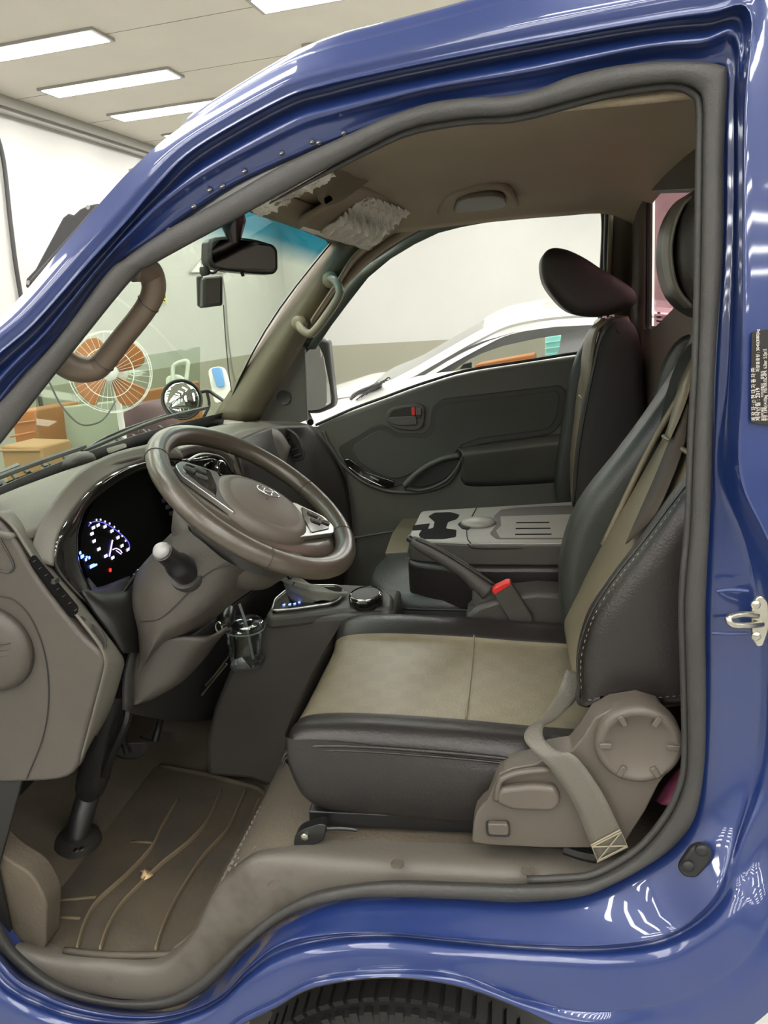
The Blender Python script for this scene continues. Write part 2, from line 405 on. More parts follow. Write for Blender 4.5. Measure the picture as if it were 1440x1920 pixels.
# --- stand fan in front of the left wall
def PD(u, v, d):
    r = unit(ray(u, v)); return CAM + r * d / np.dot(r, RW[:, 2])
FD = 3.3; fc = PD(207, 698, FD); fn = unit(CAM + V3(-.6, 0, -.1) - fc); fu = unit(V3(0, 0, 1) - fn * fn[2]); fs = np.cross(fu, fn)
t = thing('standing_fan', 'stand fan with four orange blades and a white wire cage behind the windscreen', 'fan', V3(fc[0], fc[1], 0))
R = .172
b = MB()
for k in range(4):
    a0 = math.radians(90 * k + 27)
    rows = []
    for i, (r0, w, tw) in enumerate(((.03, .018, .02), (.07, .038, .016), (.11, .056, .012), (.14, .058, .008), (.158, .034, .004))):
        d = math.cos(a0 + i * .06) * fs + math.sin(a0 + i * .06) * fu; e = np.cross(fn, d)
        rows.append([fc + d * r0 + e * w * s + fn * tw * s for s in (-1, -.4, .4, 1)])
    bb = MB(); bb.sheet(rows, 3, 3); bb.build('blade', M['orange'], t, solid=.002)
b.lathe([(.018, -.012), (.034, -.006), (.034, .03), (.02, .04)], fc, fn); b.build('hub', M['white'], t)
b = MB()
for r0, h in ((R, 0), (R * .97, .028), (R * .6, .052), (R * .97, -.03)):
    b.tube([fc + r0 * (math.cos(x) * fs + math.sin(x) * fu) + fn * h for x in np.linspace(0, 2 * math.pi, 48, endpoint=False)], .0018, 6, True)
for k in range(36):
    x = 2 * math.pi * k / 36; d = math.cos(x) * fs + math.sin(x) * fu
    b.tube(cr([fc + d * .03 + fn * .055, fc + d * R * .6 + fn * .052, fc + d * R * .97 + fn * .028, fc + d * R], 3), .0007, 5)
b.build('cage', M['white'], t)
b = MB(); b.lathe([(.05, -.14), (.06, -.1), (.05, -.035)], fc, fn); b.build('motor_housing', M['white'], t)
b = MB(); q = fc - fn * .09; b.tube([q, V3(q[0], q[1], .03)], .014); b.build('pole', M['white'], t)
b = MB(); b.lathe([(.17, 0), (.17, .02), (.05, .035), (.02, .05)], (q[0], q[1], 0), (0, 0, 1)); b.build('base', M['white'], t)
# fan cord draped below with a lightning shaped clip
b = MB(); b.tube(cr([PD(92, 715, 3.0), PD(115, 760, 3.0), PD(150, 795, 3.0), PD(185, 792, 3.0), PD(205, 772, 3.05), PD(216, 752, 3.1)], 6), .0035, 6)
b.build('cord', M['cable'], t)

# --- sheet of glass leaning, crates, chairs
def panel(pts, depth, th=.01): return [PD(u, v, depth) for u, v in pts]
p4 = [PD(70, 742, 3.5), PD(70, 1030, 3.5), PD(375, 1010, 3.75), PD(375, 650, 3.75)]; p4[0] = PD(70, 700, 3.5)
b = MB(); b.prism(p4, -RY * .008); o = b.build('glass_sheet', M['glass_sheet'], smooth=False); tag(o, 'large clear glass sheet standing behind the fan', 'glass sheet')
def crate(pts, depth, m, label, name, cat, deep=.35, rows=3):
    t = thing(name, label, cat, PD(*pts[0], depth))
    P4 = [PD(u, v, depth) for u, v in pts]
    b = MB(); b.prism([P4[0], P4[1], V3(P4[2][0], P4[2][1], .002), V3(P4[3][0], P4[3][1], .002)], RY * deep); b.build('crate_body', m, t, bevel=.01)
    b = MB()
    for k in range(1, rows):
        f = k / rows
        b.tube([P4[0] * (1 - f) + P4[3] * f - RY * .004, P4[1] * (1 - f) + P4[2] * f - RY * .004], .006, 6)
    b.build('crate_rib', m, t)
    return t
crate([(255, 735), (318, 725), (322, 790), (258, 800)], 4.4, M['orange'], 'orange crate under the right edge of the fan', 'storage_crate', 'crate')
crate([(20, 772), (66, 768), (66, 830), (20, 842)], 3.9, M['orange'], 'orange box at the lower left behind the windscreen', 'storage_box', 'box')
crate([(0, 836), (76, 838), (76, 850), (0, 852)], 3.3, mat('brown_wood', (.3, .17, .06), .6), 'low brown plank near the wiper at the lower left', 'wooden_plank', 'plank', .2, 2)
crate([(66, 768), (250, 748), (264, 862), (74, 875)], 4.1, mat('gray_board_face', (.46, .47, .40), .6), 'tall grey board leaning below the fan behind the wipers', 'leaning_board', 'board', .03, 1)
b = MB()
rows = []
for i, (v, ws) in enumerate(((754, 12), (762, 30), (780, 44), (800, 52), (830, 50))):
    rows.append([PD(280 + ws * math.cos(a), v + 2 * math.sin(3 * a), 3.9) + RY * .12 * math.sin(a) for a in np.linspace(0, 2 * math.pi, 14, endpoint=False)])
b.sheet(rows, 2, 3, cu=True); b.f.append(tuple(range(28))); b.m.append(0)
o = b.build('plum_bag', M['purple']); tag(o, 'slumped plum coloured bag left of the round mirror', 'bag')
# folding lounger leaning with a blue seat
t = thing('folding_chair', 'white folding chair with sky blue seat leaning on the grey wall', 'chair', PD(410, 760, 4.6))
b = MB(); b.prism(rounded([PD(u, v, 4.6) for u, v in ((388, 690), (418, 687), (436, 745), (402, 760))], .04), RY * .03); b.build('frame', M['white'], t, bevel=.006)
b = MB(); b.prism(rounded([PD(u, v, 4.57) for u, v in ((395, 690), (413, 688), (420, 725), (406, 727))], .02), RY * .02); b.build('seat', M['blueplastic'], t, bevel=.004)
t = thing('tube_frame_chair', 'chair with a bent white tube frame behind the round mirror', 'chair', PD(335, 745, 4.4))
b = MB(); b.tube(cr([PD(328, 745, 4.4), PD(324, 700, 4.4), PD(328, 684, 4.4), PD(350, 677, 4.4), PD(352, 690, 4.4), PD(348, 720, 4.4)], 5), .012); b.build('frame', M['white'], t)
b = MB(); b.prism(rounded([PD(u, v, 4.45) for u, v in ((308, 706), (330, 702), (345, 712), (340, 740), (312, 735))], .06), RY * .04); b.build('seat', M['white'], t, bevel=.01)

# --- white car parked in the next bay
CY0 = 3.2
t = thing('white_car', 'white hatchback parked beyond the passenger window', 'car', V3(P(900, 640, CY0)[0], CY0 + .8, 0))
def C2(u, v, dy=0): return P(u, v, CY0 + dy)
upper = [(560, 768), (630, 745), (700, 737), (760, 712), (830, 672), (905, 630), (960, 606), (1040, 592), (1120, 588), (1250, 590), (1400, 612)]
X = [C2(u, v) for u, v in upper]
def shade(p, dy, dz): return V3(p[0], CY0 + dy, p[2] + dz)
# upper rail / roof loft
b = MB()
rows = [[shade(p, 0, -.055) for p in X], [shade(p, .01, -.02) for p in X], X, [shade(p, .07, .035) for p in X]]
b.sheet(rows, 4, 3); b.build('roof_rail', M['whitecar'], t)
roofp = X[5:]
b = MB(); b.sheet([[shade(p, .07, .035) for p in roofp], [shade(p, .35, .075) for p in roofp], [shade(p, .8, .09) for p in roofp], [shade(p, 1.25, .075) for p in roofp], [shade(p, 1.55, .03) for p in roofp]], 4, 3); b.build('roof', M['whitecar'], t)
b = MB(); wsp = X[2:6]; b.sheet([[shade(p, .07, .035) for p in wsp], [shade(p, .35, .065) for p in wsp], [shade(p, .8, .075) for p in wsp], [shade(p, 1.25, .065) for p in wsp], [shade(p, 1.5, .03) for p in wsp]], 4, 3); b.build('windshield', mat('car_screen', (.17, .17, .155), .55, spec=.3), t)
hz = [C2(450, 800), C2(520, 780), C2(600, 757), C2(650, 742), C2(690, 738)]
b = MB(); b.sheet([[shade(p, 0, 0) for p in hz], [shade(p, .12, .03) for p in hz], [shade(p, .8, .05) for p in hz], [shade(p, 1.5, 0) for p in hz]], 4, 4); b.build('hood', M['whitecar'], t)
# side body below the belt
bl = [(450, 800), (560, 768), (640, 748), (700, 738), (780, 706), (900, 690), (1060, 668), (1250, 650), (1400, 640)]
b = MB(); B = [C2(u, v) for u, v in bl]
b.sheet([B, [V3(p[0], CY0 - .05, p[2] - .12) for p in B], [V3(p[0], CY0 - .06, .7) for p in B], [V3(p[0], CY0 - .02, .32) for p in B]], 3, 4); b.build('side_body', M['whitecar'], t)
b = MB(); b.sheet([[V3(p[0], CY0 + 1.6, p[2] - .12) for p in B], [V3(p[0], CY0 + 1.65, .32) for p in B]], 3, 3); b.build('far_side_body', M['whitecar'], t)
# dark window surround as a band between frame and opening
fo = [(775, 708), (820, 680), (860, 658), (905, 640), (960, 624), (1040, 613), (1120, 609), (1200, 608), (1200, 655), (1062, 668), (980, 681), (880, 694)]
fi = [(845, 698), (862, 686), (880, 674), (905, 662), (945, 648), (1010, 634), (1052, 628), (1052, 632), (1049, 650), (1045, 665), (980, 677), (890, 691)]
b = MB(); b.loopband([C2(u, v, .0) for u, v in fo], [C2(u, v, .03) for u, v in fi]); b.build('window_frame', mat('car_frame_gray', (.12, .12, .12), .4), t)
b = MB(); b.prism([C2(u, v, .035) for u, v in fi], (0, .004, 0)); b.build('side_window', M['screenglass'], t, smooth=False)
b = MB(); b.prism([C2(u, v, .02) for u, v in ((862, 692), (868, 684), (884, 680), (884, 690))], (0, .05, 0)); b.build('mirror_sail', M['black'], t)
b = MB()
for x0 in (C2(500, 800)[0], C2(1330, 700)[0]):
    b.lathe([(.2, -.1), (.31, -.09), (.32, 0), (.31, .09), (.2, .1)], (x0, CY0 + .08, .32), (0, 1, 0)); b.lathe([(.2, -.1), (.31, -.09), (.32, 0), (.31, .09), (.2, .1)], (x0, CY0 + 1.52, .32), (0, 1, 0))
b.build('wheel', M['tire'], t)
b = MB(); b.sheet([[C2(u, v, -.012) for u, v in ((655, 748), (664, 735), (690, 724), (715, 714))], [C2(u, v, .03) for u, v in ((665, 752), (680, 742), (700, 735), (716, 722))]], 4, 2); b.build('headlight', mat('lamp_cluster', (.2, .2, .2), .1, .6, var=.5, vscale=60), t, solid=.01)
b = MB()
for k in range(5): b.tube(cr([C2(668 + k * 9, 750 - k * 5, -.02), C2(690 + k * 9, 733 - k * 6, -.02), C2(712 + k * 5, 722 - k * 3, -.02)], 4), .004, 6)
b.build('wiper_cowl', M['black'], t)
# things seen through the car's windows
crate([(1022, 632), (1062, 626), (1056, 672), (1022, 676)], 6.3, M['teal'], 'teal plastic crate seen through the white car window', 'plastic_crate', 'crate', .3, 4)
crate([(890, 684), (1000, 664), (1000, 700), (890, 715)], 6.2, M['orange'], 'orange goods seen low through the white car window', 'goods_box', 'box', .3, 3)
# ================================================================== the blue truck cab
cab = thing('truck_cab', 'blue truck cab with its driver side doorway wide open', 'truck', (0, .7, .45))
# stations round the doorway: zone, E flange edge, F flange line, G channel ridge, H groove, I outer ridge, S outer limit
ST = [
 ('T', (-10, 775), (-18, 768), (-30, 750), (-42, 735), (-50, 722), (-100, 680)),
 ('T', (104, 637), (99, 633), (85, 622), (74, 614), (65, 608), (21, 575)),
 ('T', (197, 513), (193, 509), (184, 501), (178, 495), (171, 489), (127, 450)),
 ('T', (286, 450), (275, 444), (252, 425), (246, 418), (241, 412), (199, 368)),
 ('T', (345, 407), (332, 398), (308, 372), (301, 362), (294, 350), (252, 312)),
 ('T', (442, 345), (432, 334), (392, 312), (376, 292), (368, 279), (338, 239)),
 ('T', (577, 284), (571, 272), (546, 228), (534, 202), (529, 188), (505, 138)),
 ('T', (648, 257), (640, 246), (622, 204), (615, 176), (610, 161), (598, 97)),
 ('T', (724, 230), (720, 216), (712, 182), (708, 152), (705, 139), (690, 73)),
 ('T', (824, 200), (821, 188), (816, 158), (812, 130), (810, 117), (800, 45)),
 ('T', (1003, 182), (1001, 164), (996, 126), (993, 94), (991, 82), (975, -2)),
 ('T', (1203, 132), (1202, 114), (1198, 86), (1196, 58), (1195, 45), (1180, -45)),
 ('T', (1312, 128), (1313, 110), (1314, 74), (1322, 46), (1330, 26), (1310, -75)),
 ('C', (1358, 134), (1372, 108), (1380, 66), (1392, 46), (1405, 24), (1450, -90)),
 ('R', (1357, 220), (1376, 216), (1384, 212), (1390, 208), (1396, 206), (1520, 190)),
 ('R', (1354, 450), (1374, 450), (1383, 450), (1388, 450), (1394, 450), (1520, 450)),
 ('R', (1340, 700), (1362, 700), (1378, 700), (1385, 700), (1391, 700), (1520, 700)),
 ('R', (1335, 880), (1346, 885), (1368, 885), (1376, 885), (1386, 885), (1520, 880)),
 ('R', (1328, 1020), (1388, 1020), (1412, 1005), (1422, 1000), (1432, 998), (1530, 990)),
 ('R', (1322, 1150), (1406, 1145), (1446, 1120), (1466, 1112), (1480, 1105), (1560, 1080)),
 ('R', (1322, 1300), (1412, 1290), (1452, 1290), (1475, 1290), (1500, 1290), (1590, 1290)),
 ('R', (1318, 1430), (1402, 1430), (1440, 1450), (1470, 1465), (1500, 1490), (1600, 1550)),
 ('Q', (1300, 1525), (1375, 1550), (1395, 1575), (1420, 1598), (1460, 1640), (1560, 1730)),
 ('B', (1255, 1590), (1335, 1665), (1350, 1688), (1372, 1712), (1400, 1780), (1450, 1890)),
 ('B', (1190, 1637), (1255, 1738), (1262, 1756), (1270, 1782), (1280, 1860), (1280, 1990)),
 ('B', (1110, 1672), (1140, 1762), (1142, 1780), (1145, 1802), (1120, 1890), (1112, 1962)),
 ('B', (1000, 1686), (1000, 1763), (1000, 1778), (1000, 1795), (985, 1872), (983, 1893)),
 ('B', (860, 1681), (860, 1754), (860, 1766), (860, 1781), (855, 1825), (852, 1846)),
 ('B', (720, 1677), (720, 1742), (720, 1754), (720, 1769), (720, 1817), (720, 1832)),
 ('B', (620, 1686), (608, 1746), (604, 1762), (600, 1781), (595, 1830), (590, 1850)),
 ('B', (530, 1722), (527, 1764), (524, 1784), (520, 1810), (520, 1868), (515, 1889)),
 ('B', (465, 1772), (470, 1806), (466, 1824), (460, 1846), (450, 1902), (440, 1928)),
 ('B', (410, 1830), (422, 1856), (418, 1870), (410, 1888), (400, 1940), (385, 1980)),
 ('B', (360, 1868), (364, 1888), (362, 1900), (356, 1914), (350, 1960), (340, 2010)),
 ('B', (290, 1888), (285, 1904), (280, 1918), (275, 1932), (265, 1970), (255, 2020)),
 ('B', (190, 1882), (183, 1896), (175, 1912), (168, 1928), (155, 1970), (145, 2020)),
 ('B', (100, 1852), (90, 1866), (78, 1884), (66, 1902), (40, 1960), (20, 2020)),
 ('B', (20, 1795), (6, 1806), (-8, 1824), (-25, 1845), (-70, 1900), (-130, 1960)),
 ('R', (-60, 1650), (-75, 1655), (-90, 1662), (-108, 1670), (-150, 1690), (-260, 1720)),
 ('R', (-130, 1300), (-148, 1300), (-165, 1300), (-185, 1300), (-215, 1300), (-340, 1300)),
 ('R', (-100, 1000), (-112, 992), (-128, 980), (-142, 970), (-160, 955), (-250, 880)),
]
ZY = {'T': (.034, .028, .020, .008, .030, -.004, -.0055, -.009, -.001),
      'C': (.034, .028, .022, .010, .014, -.012, -.0140, -.018, -.016),
      'R': (.034, .029, .024, .012, -.004, -.022, -.0223, -.0228, -.0235),
      'Q': (.030, .004, .004, -.010, -.010, -.035, -.038, -.050, -.055),
      'B': (.026, -.030, -.034, -.026, -.048, -.062, -.064, -.074, -.078)}
cont = [[] for _ in range(9)]
def mixp(a, b, t): return (a[0] + (b[0] - a[0]) * t, a[1] + (b[1] - a[1]) * t)
for z, E, F, G, H, I, S in ST:
    y = ZY[z]
    seq = [E, F, mixp(F, G, .5), G, H, I, mixp(I, S, .05 if z in 'RC' else .12), mixp(I, S, .5), S]
    for k in range(9): cont[k].append(PT(*seq[k], y[k]))
b = MB()
inner = [p + V3(0, .035, 0) for p in cont[0]]
b.sheet([inner] + cont, 6, 4, cu=True)
b.build('side_panel', M['paint'], cab, ang=180)
M['mud'] = mat('dried_mud', (.13, .10, .065), .85)
_nt = M['mud'].node_tree; _n = _nt.nodes.new('ShaderNodeTexNoise'); _n.inputs['Scale'].default_value = 14; _n.inputs['Detail'].default_value = 6
_tc = _nt.nodes.new('ShaderNodeTexCoord'); _nt.links.new(_tc.outputs['Object'], _n.inputs['Vector']); _r2 = _nt.nodes.new('ShaderNodeValToRGB')
_r2.color_ramp.elements[0].position = .45; _r2.color_ramp.elements[1].position = .62; _r2.color_ramp.elements[0].color = (0, 0, 0, 1); _r2.color_ramp.elements[1].color = (.75, .75, .75, 1)
_nt.links.new(_n.outputs['Fac'], _r2.inputs['Fac']); _nt.links.new(_r2.outputs['Color'], _nt.nodes['Principled BSDF'].inputs['Alpha'])
_e = V3(0, -.0016, .0008)
_w = {29: 0, 30: .45, 31: 1, 32: 1, 33: .9, 34: .5, 35: 0}
b = MB(); b.sheet([[cont[0][i] * (1 - f * _w[i]) + cont[1][i] * f * _w[i] + _e for i in range(29, 36)] for f in (.1, .55, 1.0)], 6, 4); b.build('mud_smear', M['mud'], cab, ang=180)
# wheel arch lip returning inwards
arch = [cont[8][i] for i in range(25, 34)]
b = MB(); b.sheet([arch, [p + V3(0, .03, -.004) for p in arch], [p + V3(0, .3, .0) for p in arch]], 5, 2); b.build('wheel_arch_liner', M['dark'], cab, ang=180)
# side skin past the doorway: lower rear body behind the arch
# flange clips along the upper front edge
for (u, v) in ((315, 432), (362, 388), (392, 357), (416, 350), (457, 322), (527, 288), (584, 267), (596, 268), (643, 250)):
    q = PT(u, v, .022); b = MB(); r = .0030
    b.lathe([(r, -.004), (r * .9, .0), (r * .5, .003), (r * .2, .004)], q, (-.2, -1, -.3), 8); b.build('flange_clip', M['silver'], cab)
# roof skin
top = [PT(*ST[i][6], .006) for i in range(5, 14)]
b = MB(); b.sheet([top, [p + V3(.02, .05, .03) for p in top], [p + V3(.03, .35, .055) for p in top], [p + V3(.03, 1.0, .06) for p in top], [p + V3(.02, 1.4, .03) for p in top], [p + V3(0, 1.5, -.06) for p in top]], 4, 4)
b.build('roof_panel', M['paint'], cab, ang=180)

# door seal: rubber tube following inner/outer edges
SI = [(-14, 850), (0, 835), (145, 650), (250, 522), (285, 498), (350, 462), (425, 422), (500, 380), (600, 325), (720, 262), (770, 241), (820, 230), (885, 221), (950, 218), (1000, 209), (1070, 190), (1145, 171), (1220, 159), (1270, 156), (1303, 168), (1317, 195), (1317, 300), (1315, 450), (1311, 640), (1301, 840), (1295, 990), (1284, 1130), (1287, 1280), (1289, 1430), (1275, 1495), (1245, 1550), (1195, 1605), (1120, 1648), (1060, 1657), (970, 1660), (870, 1657), (720, 1654), (600, 1672), (525, 1705), (450, 1762), (400, 1812), (350, 1852), (300, 1873), (225, 1877), (150, 1862), (90, 1835), (30, 1785), (0, 1738), (-70, 1600), (-100, 1300), (-80, 1050)]
SO = [(-50, 810), (0, 757), (107, 640), (200, 515), (235, 486), (285, 450), (340, 417), (430, 368), (535, 308), (700, 232), (755, 210), (815, 192), (885, 184), (960, 180), (1020, 164), (1070, 144), (1145, 126), (1220, 118), (1295, 117), (1352, 124), (1362, 150), (1356, 300), (1354, 480), (1342, 640), (1335, 800), (1331, 950), (1322, 1140), (1323, 1300), (1320, 1430), (1305, 1520), (1275, 1570), (1225, 1611), (1145, 1656), (1080, 1678), (970, 1687), (870, 1682), (720, 1678), (625, 1686), (540, 1716), (475, 1763), (420, 1822), (370, 1865), (310, 1888), (225, 1888), (140, 1870), (75, 1842), (15, 1792), (-20, 1745), (-95, 1610), (-128, 1300), (-112, 1020)]
def sealy(v): return .012 if v < 1500 else (.012 if v < 1600 else .008)
ai = cr([PT(u, v, .014) for u, v in SI], 5, True); ao = cr([PT(u, v, .014) for u, v in SO], 5, True)
rows = []
NS = 14
for j in range(NS):
    a = 2 * math.pi * j / NS
    rows.append([(p + q) / 2 + (q - p) / 2 * math.cos(a) + V3(0, -.5 * min(.024, np.linalg.norm(q - p)) * math.sin(a) - .003 * (abs(math.cos(a * 1)) ** 6) , 0) for p, q in zip(ai, ao)])
b = MB(); b.grid(rows, cu=True, cv=True); b.build('door_seal', M['rubber'], cab, ang=180)
# secondary thin lip inside the seal on the pillar and the roof
li = ai[5 * 7:5 * 34]
b = MB(); b.tube([p + V3(0, .012, 0) for p in li], [.0008, .004] + [.006] * 18, 8); b.build('seal_lip', M['rubber'], cab, ang=180)

# windscreen (bowed) with UV y = height
WT = [V3(-.50, .10, 1.765), V3(-.535, .4, 1.785), V3(-.55, .72, 1.79), V3(-.535, 1.05, 1.785), V3(-.50, 1.33, 1.765)]
WB = [V3(-.95, .06, 1.24), V3(-1.0, .38, 1.24), V3(-1.02, .72, 1.24), V3(-1.0, 1.06, 1.24), V3(-.925, 1.375, 1.24)]
me = bpy.data.meshes.new('windshield'); a_ = cr(WB, 5); c_ = cr(WT, 5); n_ = len(a_); vs = []; uv = []
for i in range(13):
    t_ = i / 12
    for p, q in zip(a_, c_): vs.append(tuple(p * (1 - t_) + q * t_ - V3(.03, 0, 0) * math.sin(math.pi * t_) + V3(0, 0, .015) * math.sin(math.pi * t_) - np.array(parent_origin(cab)))); uv.append(t_)
fs_ = [(i * n_ + j, i * n_ + j + 1, (i + 1) * n_ + j + 1, (i + 1) * n_ + j) for i in range(12) for j in range(n_ - 1)]
me.from_pydata(vs, [], fs_); ul = me.uv_layers.new(name='UVMap')
for lp in me.loops: ul.data[lp.index].uv = (0, uv[lp.vertex_index])
me.materials.append(M['windshield'])
for p_ in me.polygons: p_.use_smooth = True
o = bpy.data.objects.new('windshield', me); COL.objects.link(o); o.parent = cab
def wsp_(s, t):  # point on windscreen
    a = a_[int(round(s * (n_ - 1)))]; c = c_[int(round(s * (n_ - 1)))]
    return a * (1 - t) + c * t - V3(.03, 0, 0) * math.sin(math.pi * t) + V3(0, 0, .015) * math.sin(math.pi * t)
# black ceramic border
b = MB()
side = [wsp_(1, t) for t in np.linspace(0, 1, 9)]
b.grid([[p + V3(.004, .004, 0) for p in side], [p + V3(.004, -.010, -.002) for p in side]])
bot = [wsp_(s, 0) for s in np.linspace(0, 1, n_)]; bot2 = [wsp_(s, .055) for s in np.linspace(0, 1, n_)]
b.grid([[p + V3(.003, 0, -.02) for p in bot], [p + V3(.003, 0, .0) for p in bot2]])
b.build('windshield_border', M['black_rubber'], cab, solid=.003)
# driver side front pillar inner trim
b = MB(); pl = [(-10, 775), (104, 637), (197, 513), (286, 450), (442, 345), (577, 284)]
b.sheet([[PT(u, v, .068) for u, v in pl], [PT(u, v, .068) + V3(-.03, .02, -.01) for u, v in pl]], 4, 3); b.build('front_pillar_trim', M['trim'], cab, solid=.006)
# nose below the windscreen, lower front and far side
b = MB(); b.sheet([[V3(-1.0, .0, 1.24), V3(-1.1, .4, 1.235), V3(-1.12, .72, 1.235), V3(-1.1, 1.05, 1.235), V3(-.98, 1.47, 1.24)], [V3(-1.12, .0, 1.1), V3(-1.2, .4, 1.08), V3(-1.22, .72, 1.08), V3(-1.2, 1.05, 1.08), V3(-1.1, 1.47, 1.1)], [V3(-1.14, .0, .4), V3(-1.22, .4, .4), V3(-1.24, .72, .4), V3(-1.22, 1.05, .4), V3(-1.12, 1.47, .4)]], 4, 4)
b.build('front_panel', M['paint'], cab)
b = MB(); b.grid([[p + V3(-.012, 0, -.028) for p in bot], [V3(-1.02, p[1], 1.235) if abs(p[1] - .72) > .5 else V3(-1.1, p[1], 1.235) for p in bot]]); b.build('cowl_panel', M['black_rubber'], cab, solid=.01)

# headliner
hy = (.10, .18, .5, .9, 1.24, 1.36)
hz_ = (0, .035, .06, .06, .035, -.002)
xs = (-.52, -.4, -.2, 0, .15, .28, .37)
base = (1.765, 1.775, 1.785, 1.79, 1.79, 1.785, 1.74)
b = MB(); b.sheet([[V3(x, y, zb + dz * (.45 if i == 0 else 1)) for i, (x, zb) in enumerate(zip(xs, base))] for y, dz in zip(hy, hz_)], 5, 4)
b.build('headliner', M['headliner'], cab, ang=180, solid=.01)
# rear wall with window opening
RX0 = .365
wo = rounded([PX(1222, 357, RX0), V3(RX0, .30, 1.76), V3(RX0, .30, 1.44), PX(1268, 598, RX0), PX(1220, 616, RX0)], .02, 4)
wo = rounded([PX(1221, 357, RX0), PX(1322, 351, RX0), V3(RX0, .30, 1.70), V3(RX0, .30, 1.50), PX(1330, 530, RX0), PX(1240, 617, RX0), PX(1219, 617, RX0)], .018, 5)
c0 = np.mean(wo, axis=0)
out = []
for p in wo:
    d = p - c0; s = min((.66 / abs(d[1]) if abs(d[1]) > 1e-6 else 9), (.9 / abs(d[2]) if abs(d[2]) > 1e-6 else 9)); q = c0 + d * s
    out.append(V3(RX0, q[1], min(q[2], 1.80)))
out2 = []
for p in wo:
    d = p - c0; out2.append(V3(RX0, max(.03, min(1.42, c0[1] + d[1] * 1.75)), 1.82 if d[2] > 0 else .62))
b = MB(); b.loopband(wo, out2); b.build('rear_wall', mat('rear_wall_trim', (.085, .067, .048), .85, bump=.3, bscale=300), cab, ang=180, solid=.02)
b = MB(); b.tube([p - V3(.004, 0, 0) for p in wo], .008, 8, True); b.build('rear_window_seal', M['black_rubber'], cab)
b = MB(); b.prism([c0 + (p - c0) * 1.03 + V3(.012, 0, 0) for p in wo], (.004, 0, 0)); b.build('rear_window', M['glass_rear'], cab, smooth=False)
b = MB()
for k, (w, z) in enumerate(((.03, 1.505), (.05, 1.495), (.07, 1.485))): b.box((RX0 + .008, 1.09 - k * .004, z), (.002, w, .004))
b.build('rear_window_print', M['ink'], cab)
# B pillar inner near side trim (behind the seal)
bp = [(1330, 150), (1335, 300), (1333, 640), (1325, 900), (1310, 1140), (1312, 1430)]
b = MB(); b.sheet([[PT(u, v, .06) for u, v in bp], [PT(u, v, .06) + V3(.12, .01, 0) for u, v in bp]], 4, 2); b.build('door_pillar_trim', M['dark'], cab, solid=.01)

# floor: front footwell, riser and seat platform
prof = [(-1.12, .56), (-1.02, .47), (-.93, .435), (-.8, .43), (-.66, .43), (-.605, .445), (-.56, .52), (-.50, .625), (-.44, .668), (-.36, .68), (-.1, .684), (.2, .684), (.37, .684)]
pc = cr([V3(x, 0, z) for x, z in prof], 3)
b = MB(); b.grid([[V3(p[0], y, p[2] - (.0 if y > .1 else .004)) for p in pc] for y in (.07, .12, .3, .5, .7, .9, 1.1, 1.3, 1.43)])
b.build('floor_pan', M['carpet'], cab, ang=60)
# sill trim: from the doorway flange inwards
ids = list(range(24, 38))
ee = [cont[0][i] for i in ids]
def fz(x): return np.interp(x, [q[0] for q in prof], [q[1] for q in prof])
ee_x = [p[0] for p in ee]
r1 = [p + V3(0, .01, .006) for p in ee]
r2 = [V3(p[0], .052, max(p[2] + .007, fz(p[0]) + .003)) for p in ee]
r3 = [V3(p[0], .088 if p[0] < -.35 else .105, fz(p[0]) + .004) for p in ee]
b = MB(); b.sheet([r1, r2, r3], 5, 4); b.build('sill_trim', mat('sill_plastic', (.098, .087, .072), .5, var=.9, vscale=5, vcol=(.045, .034, .024), sharp=True, bump=.2, bscale=200), cab, ang=180)
for u, v in ((745, 1620), (990, 1632), (515, 1660)):
    b = MB(); q = PZ(u, v, .697); b.lathe([(.011, 0), (.011, .0012), (.009, .0016), (.0085, .0004)], q, (0, 0, 1), 20)
    b.build('sill_clip_cover', M['taupe'], cab)
# tread studs on the riser by the mat
b = MB()
for i in range(9):
    for j in range(12):
        x = -.585 + i * .016; y = .09 + j * .016 + (i % 2) * .008; z = fz(x) + .001
        sl = (fz(x + .004) - fz(x - .004)) / .008; n = unit(V3(-sl, 0, 1)); b.lathe([(.0065, -.001), (.0035, .0026)], V3(x, y, z), n, 4)
b.build('tread_studs', M['taupe'], cab, smooth=False)['kind'] = 'stuff'
b = MB(); b.add([(-1.12, 1.45, .42), (-.40, 1.45, .42), (-.45, 1.45, 1.0), (-.60, 1.45, 1.2), (-1.1, 1.45, 1.23)], [(0, 1, 2, 3, 4)]); b.build('far_kick_panel', M['dark'], cab, solid=.01)
# bulkhead and side kick panel
b = MB(); b.sheet([[V3(-1.12, y, .5), V3(-1.1, y, .75), V3(-1.02, y, 1.0), V3(-.98, y, 1.2)] for y in (.03, .5, 1.0, 1.43)], 3, 2); b.build('bulkhead', M['dark'], cab, solid=.01)
b = MB(); b.add([(-1.15, .055, .40), (-.93, .055, .43), (-.93, .055, .62), (-.80, .05, .9), (-1.15, .055, 1.25)], [(0, 1, 2, 3, 4)]); b.build('kick_panel', M['dark'], cab, solid=.01)
b = MB(); b.prism(rounded([P(u, v, .07) for u, v in ((-40, 1560), (-10, 1700), (40, 1770), (85, 1785), (88, 1690), (60, 1640), (10, 1610))], .02), (0, .05, 0)); b.build('kick_trim', M['carpet'], cab, bevel=.008)

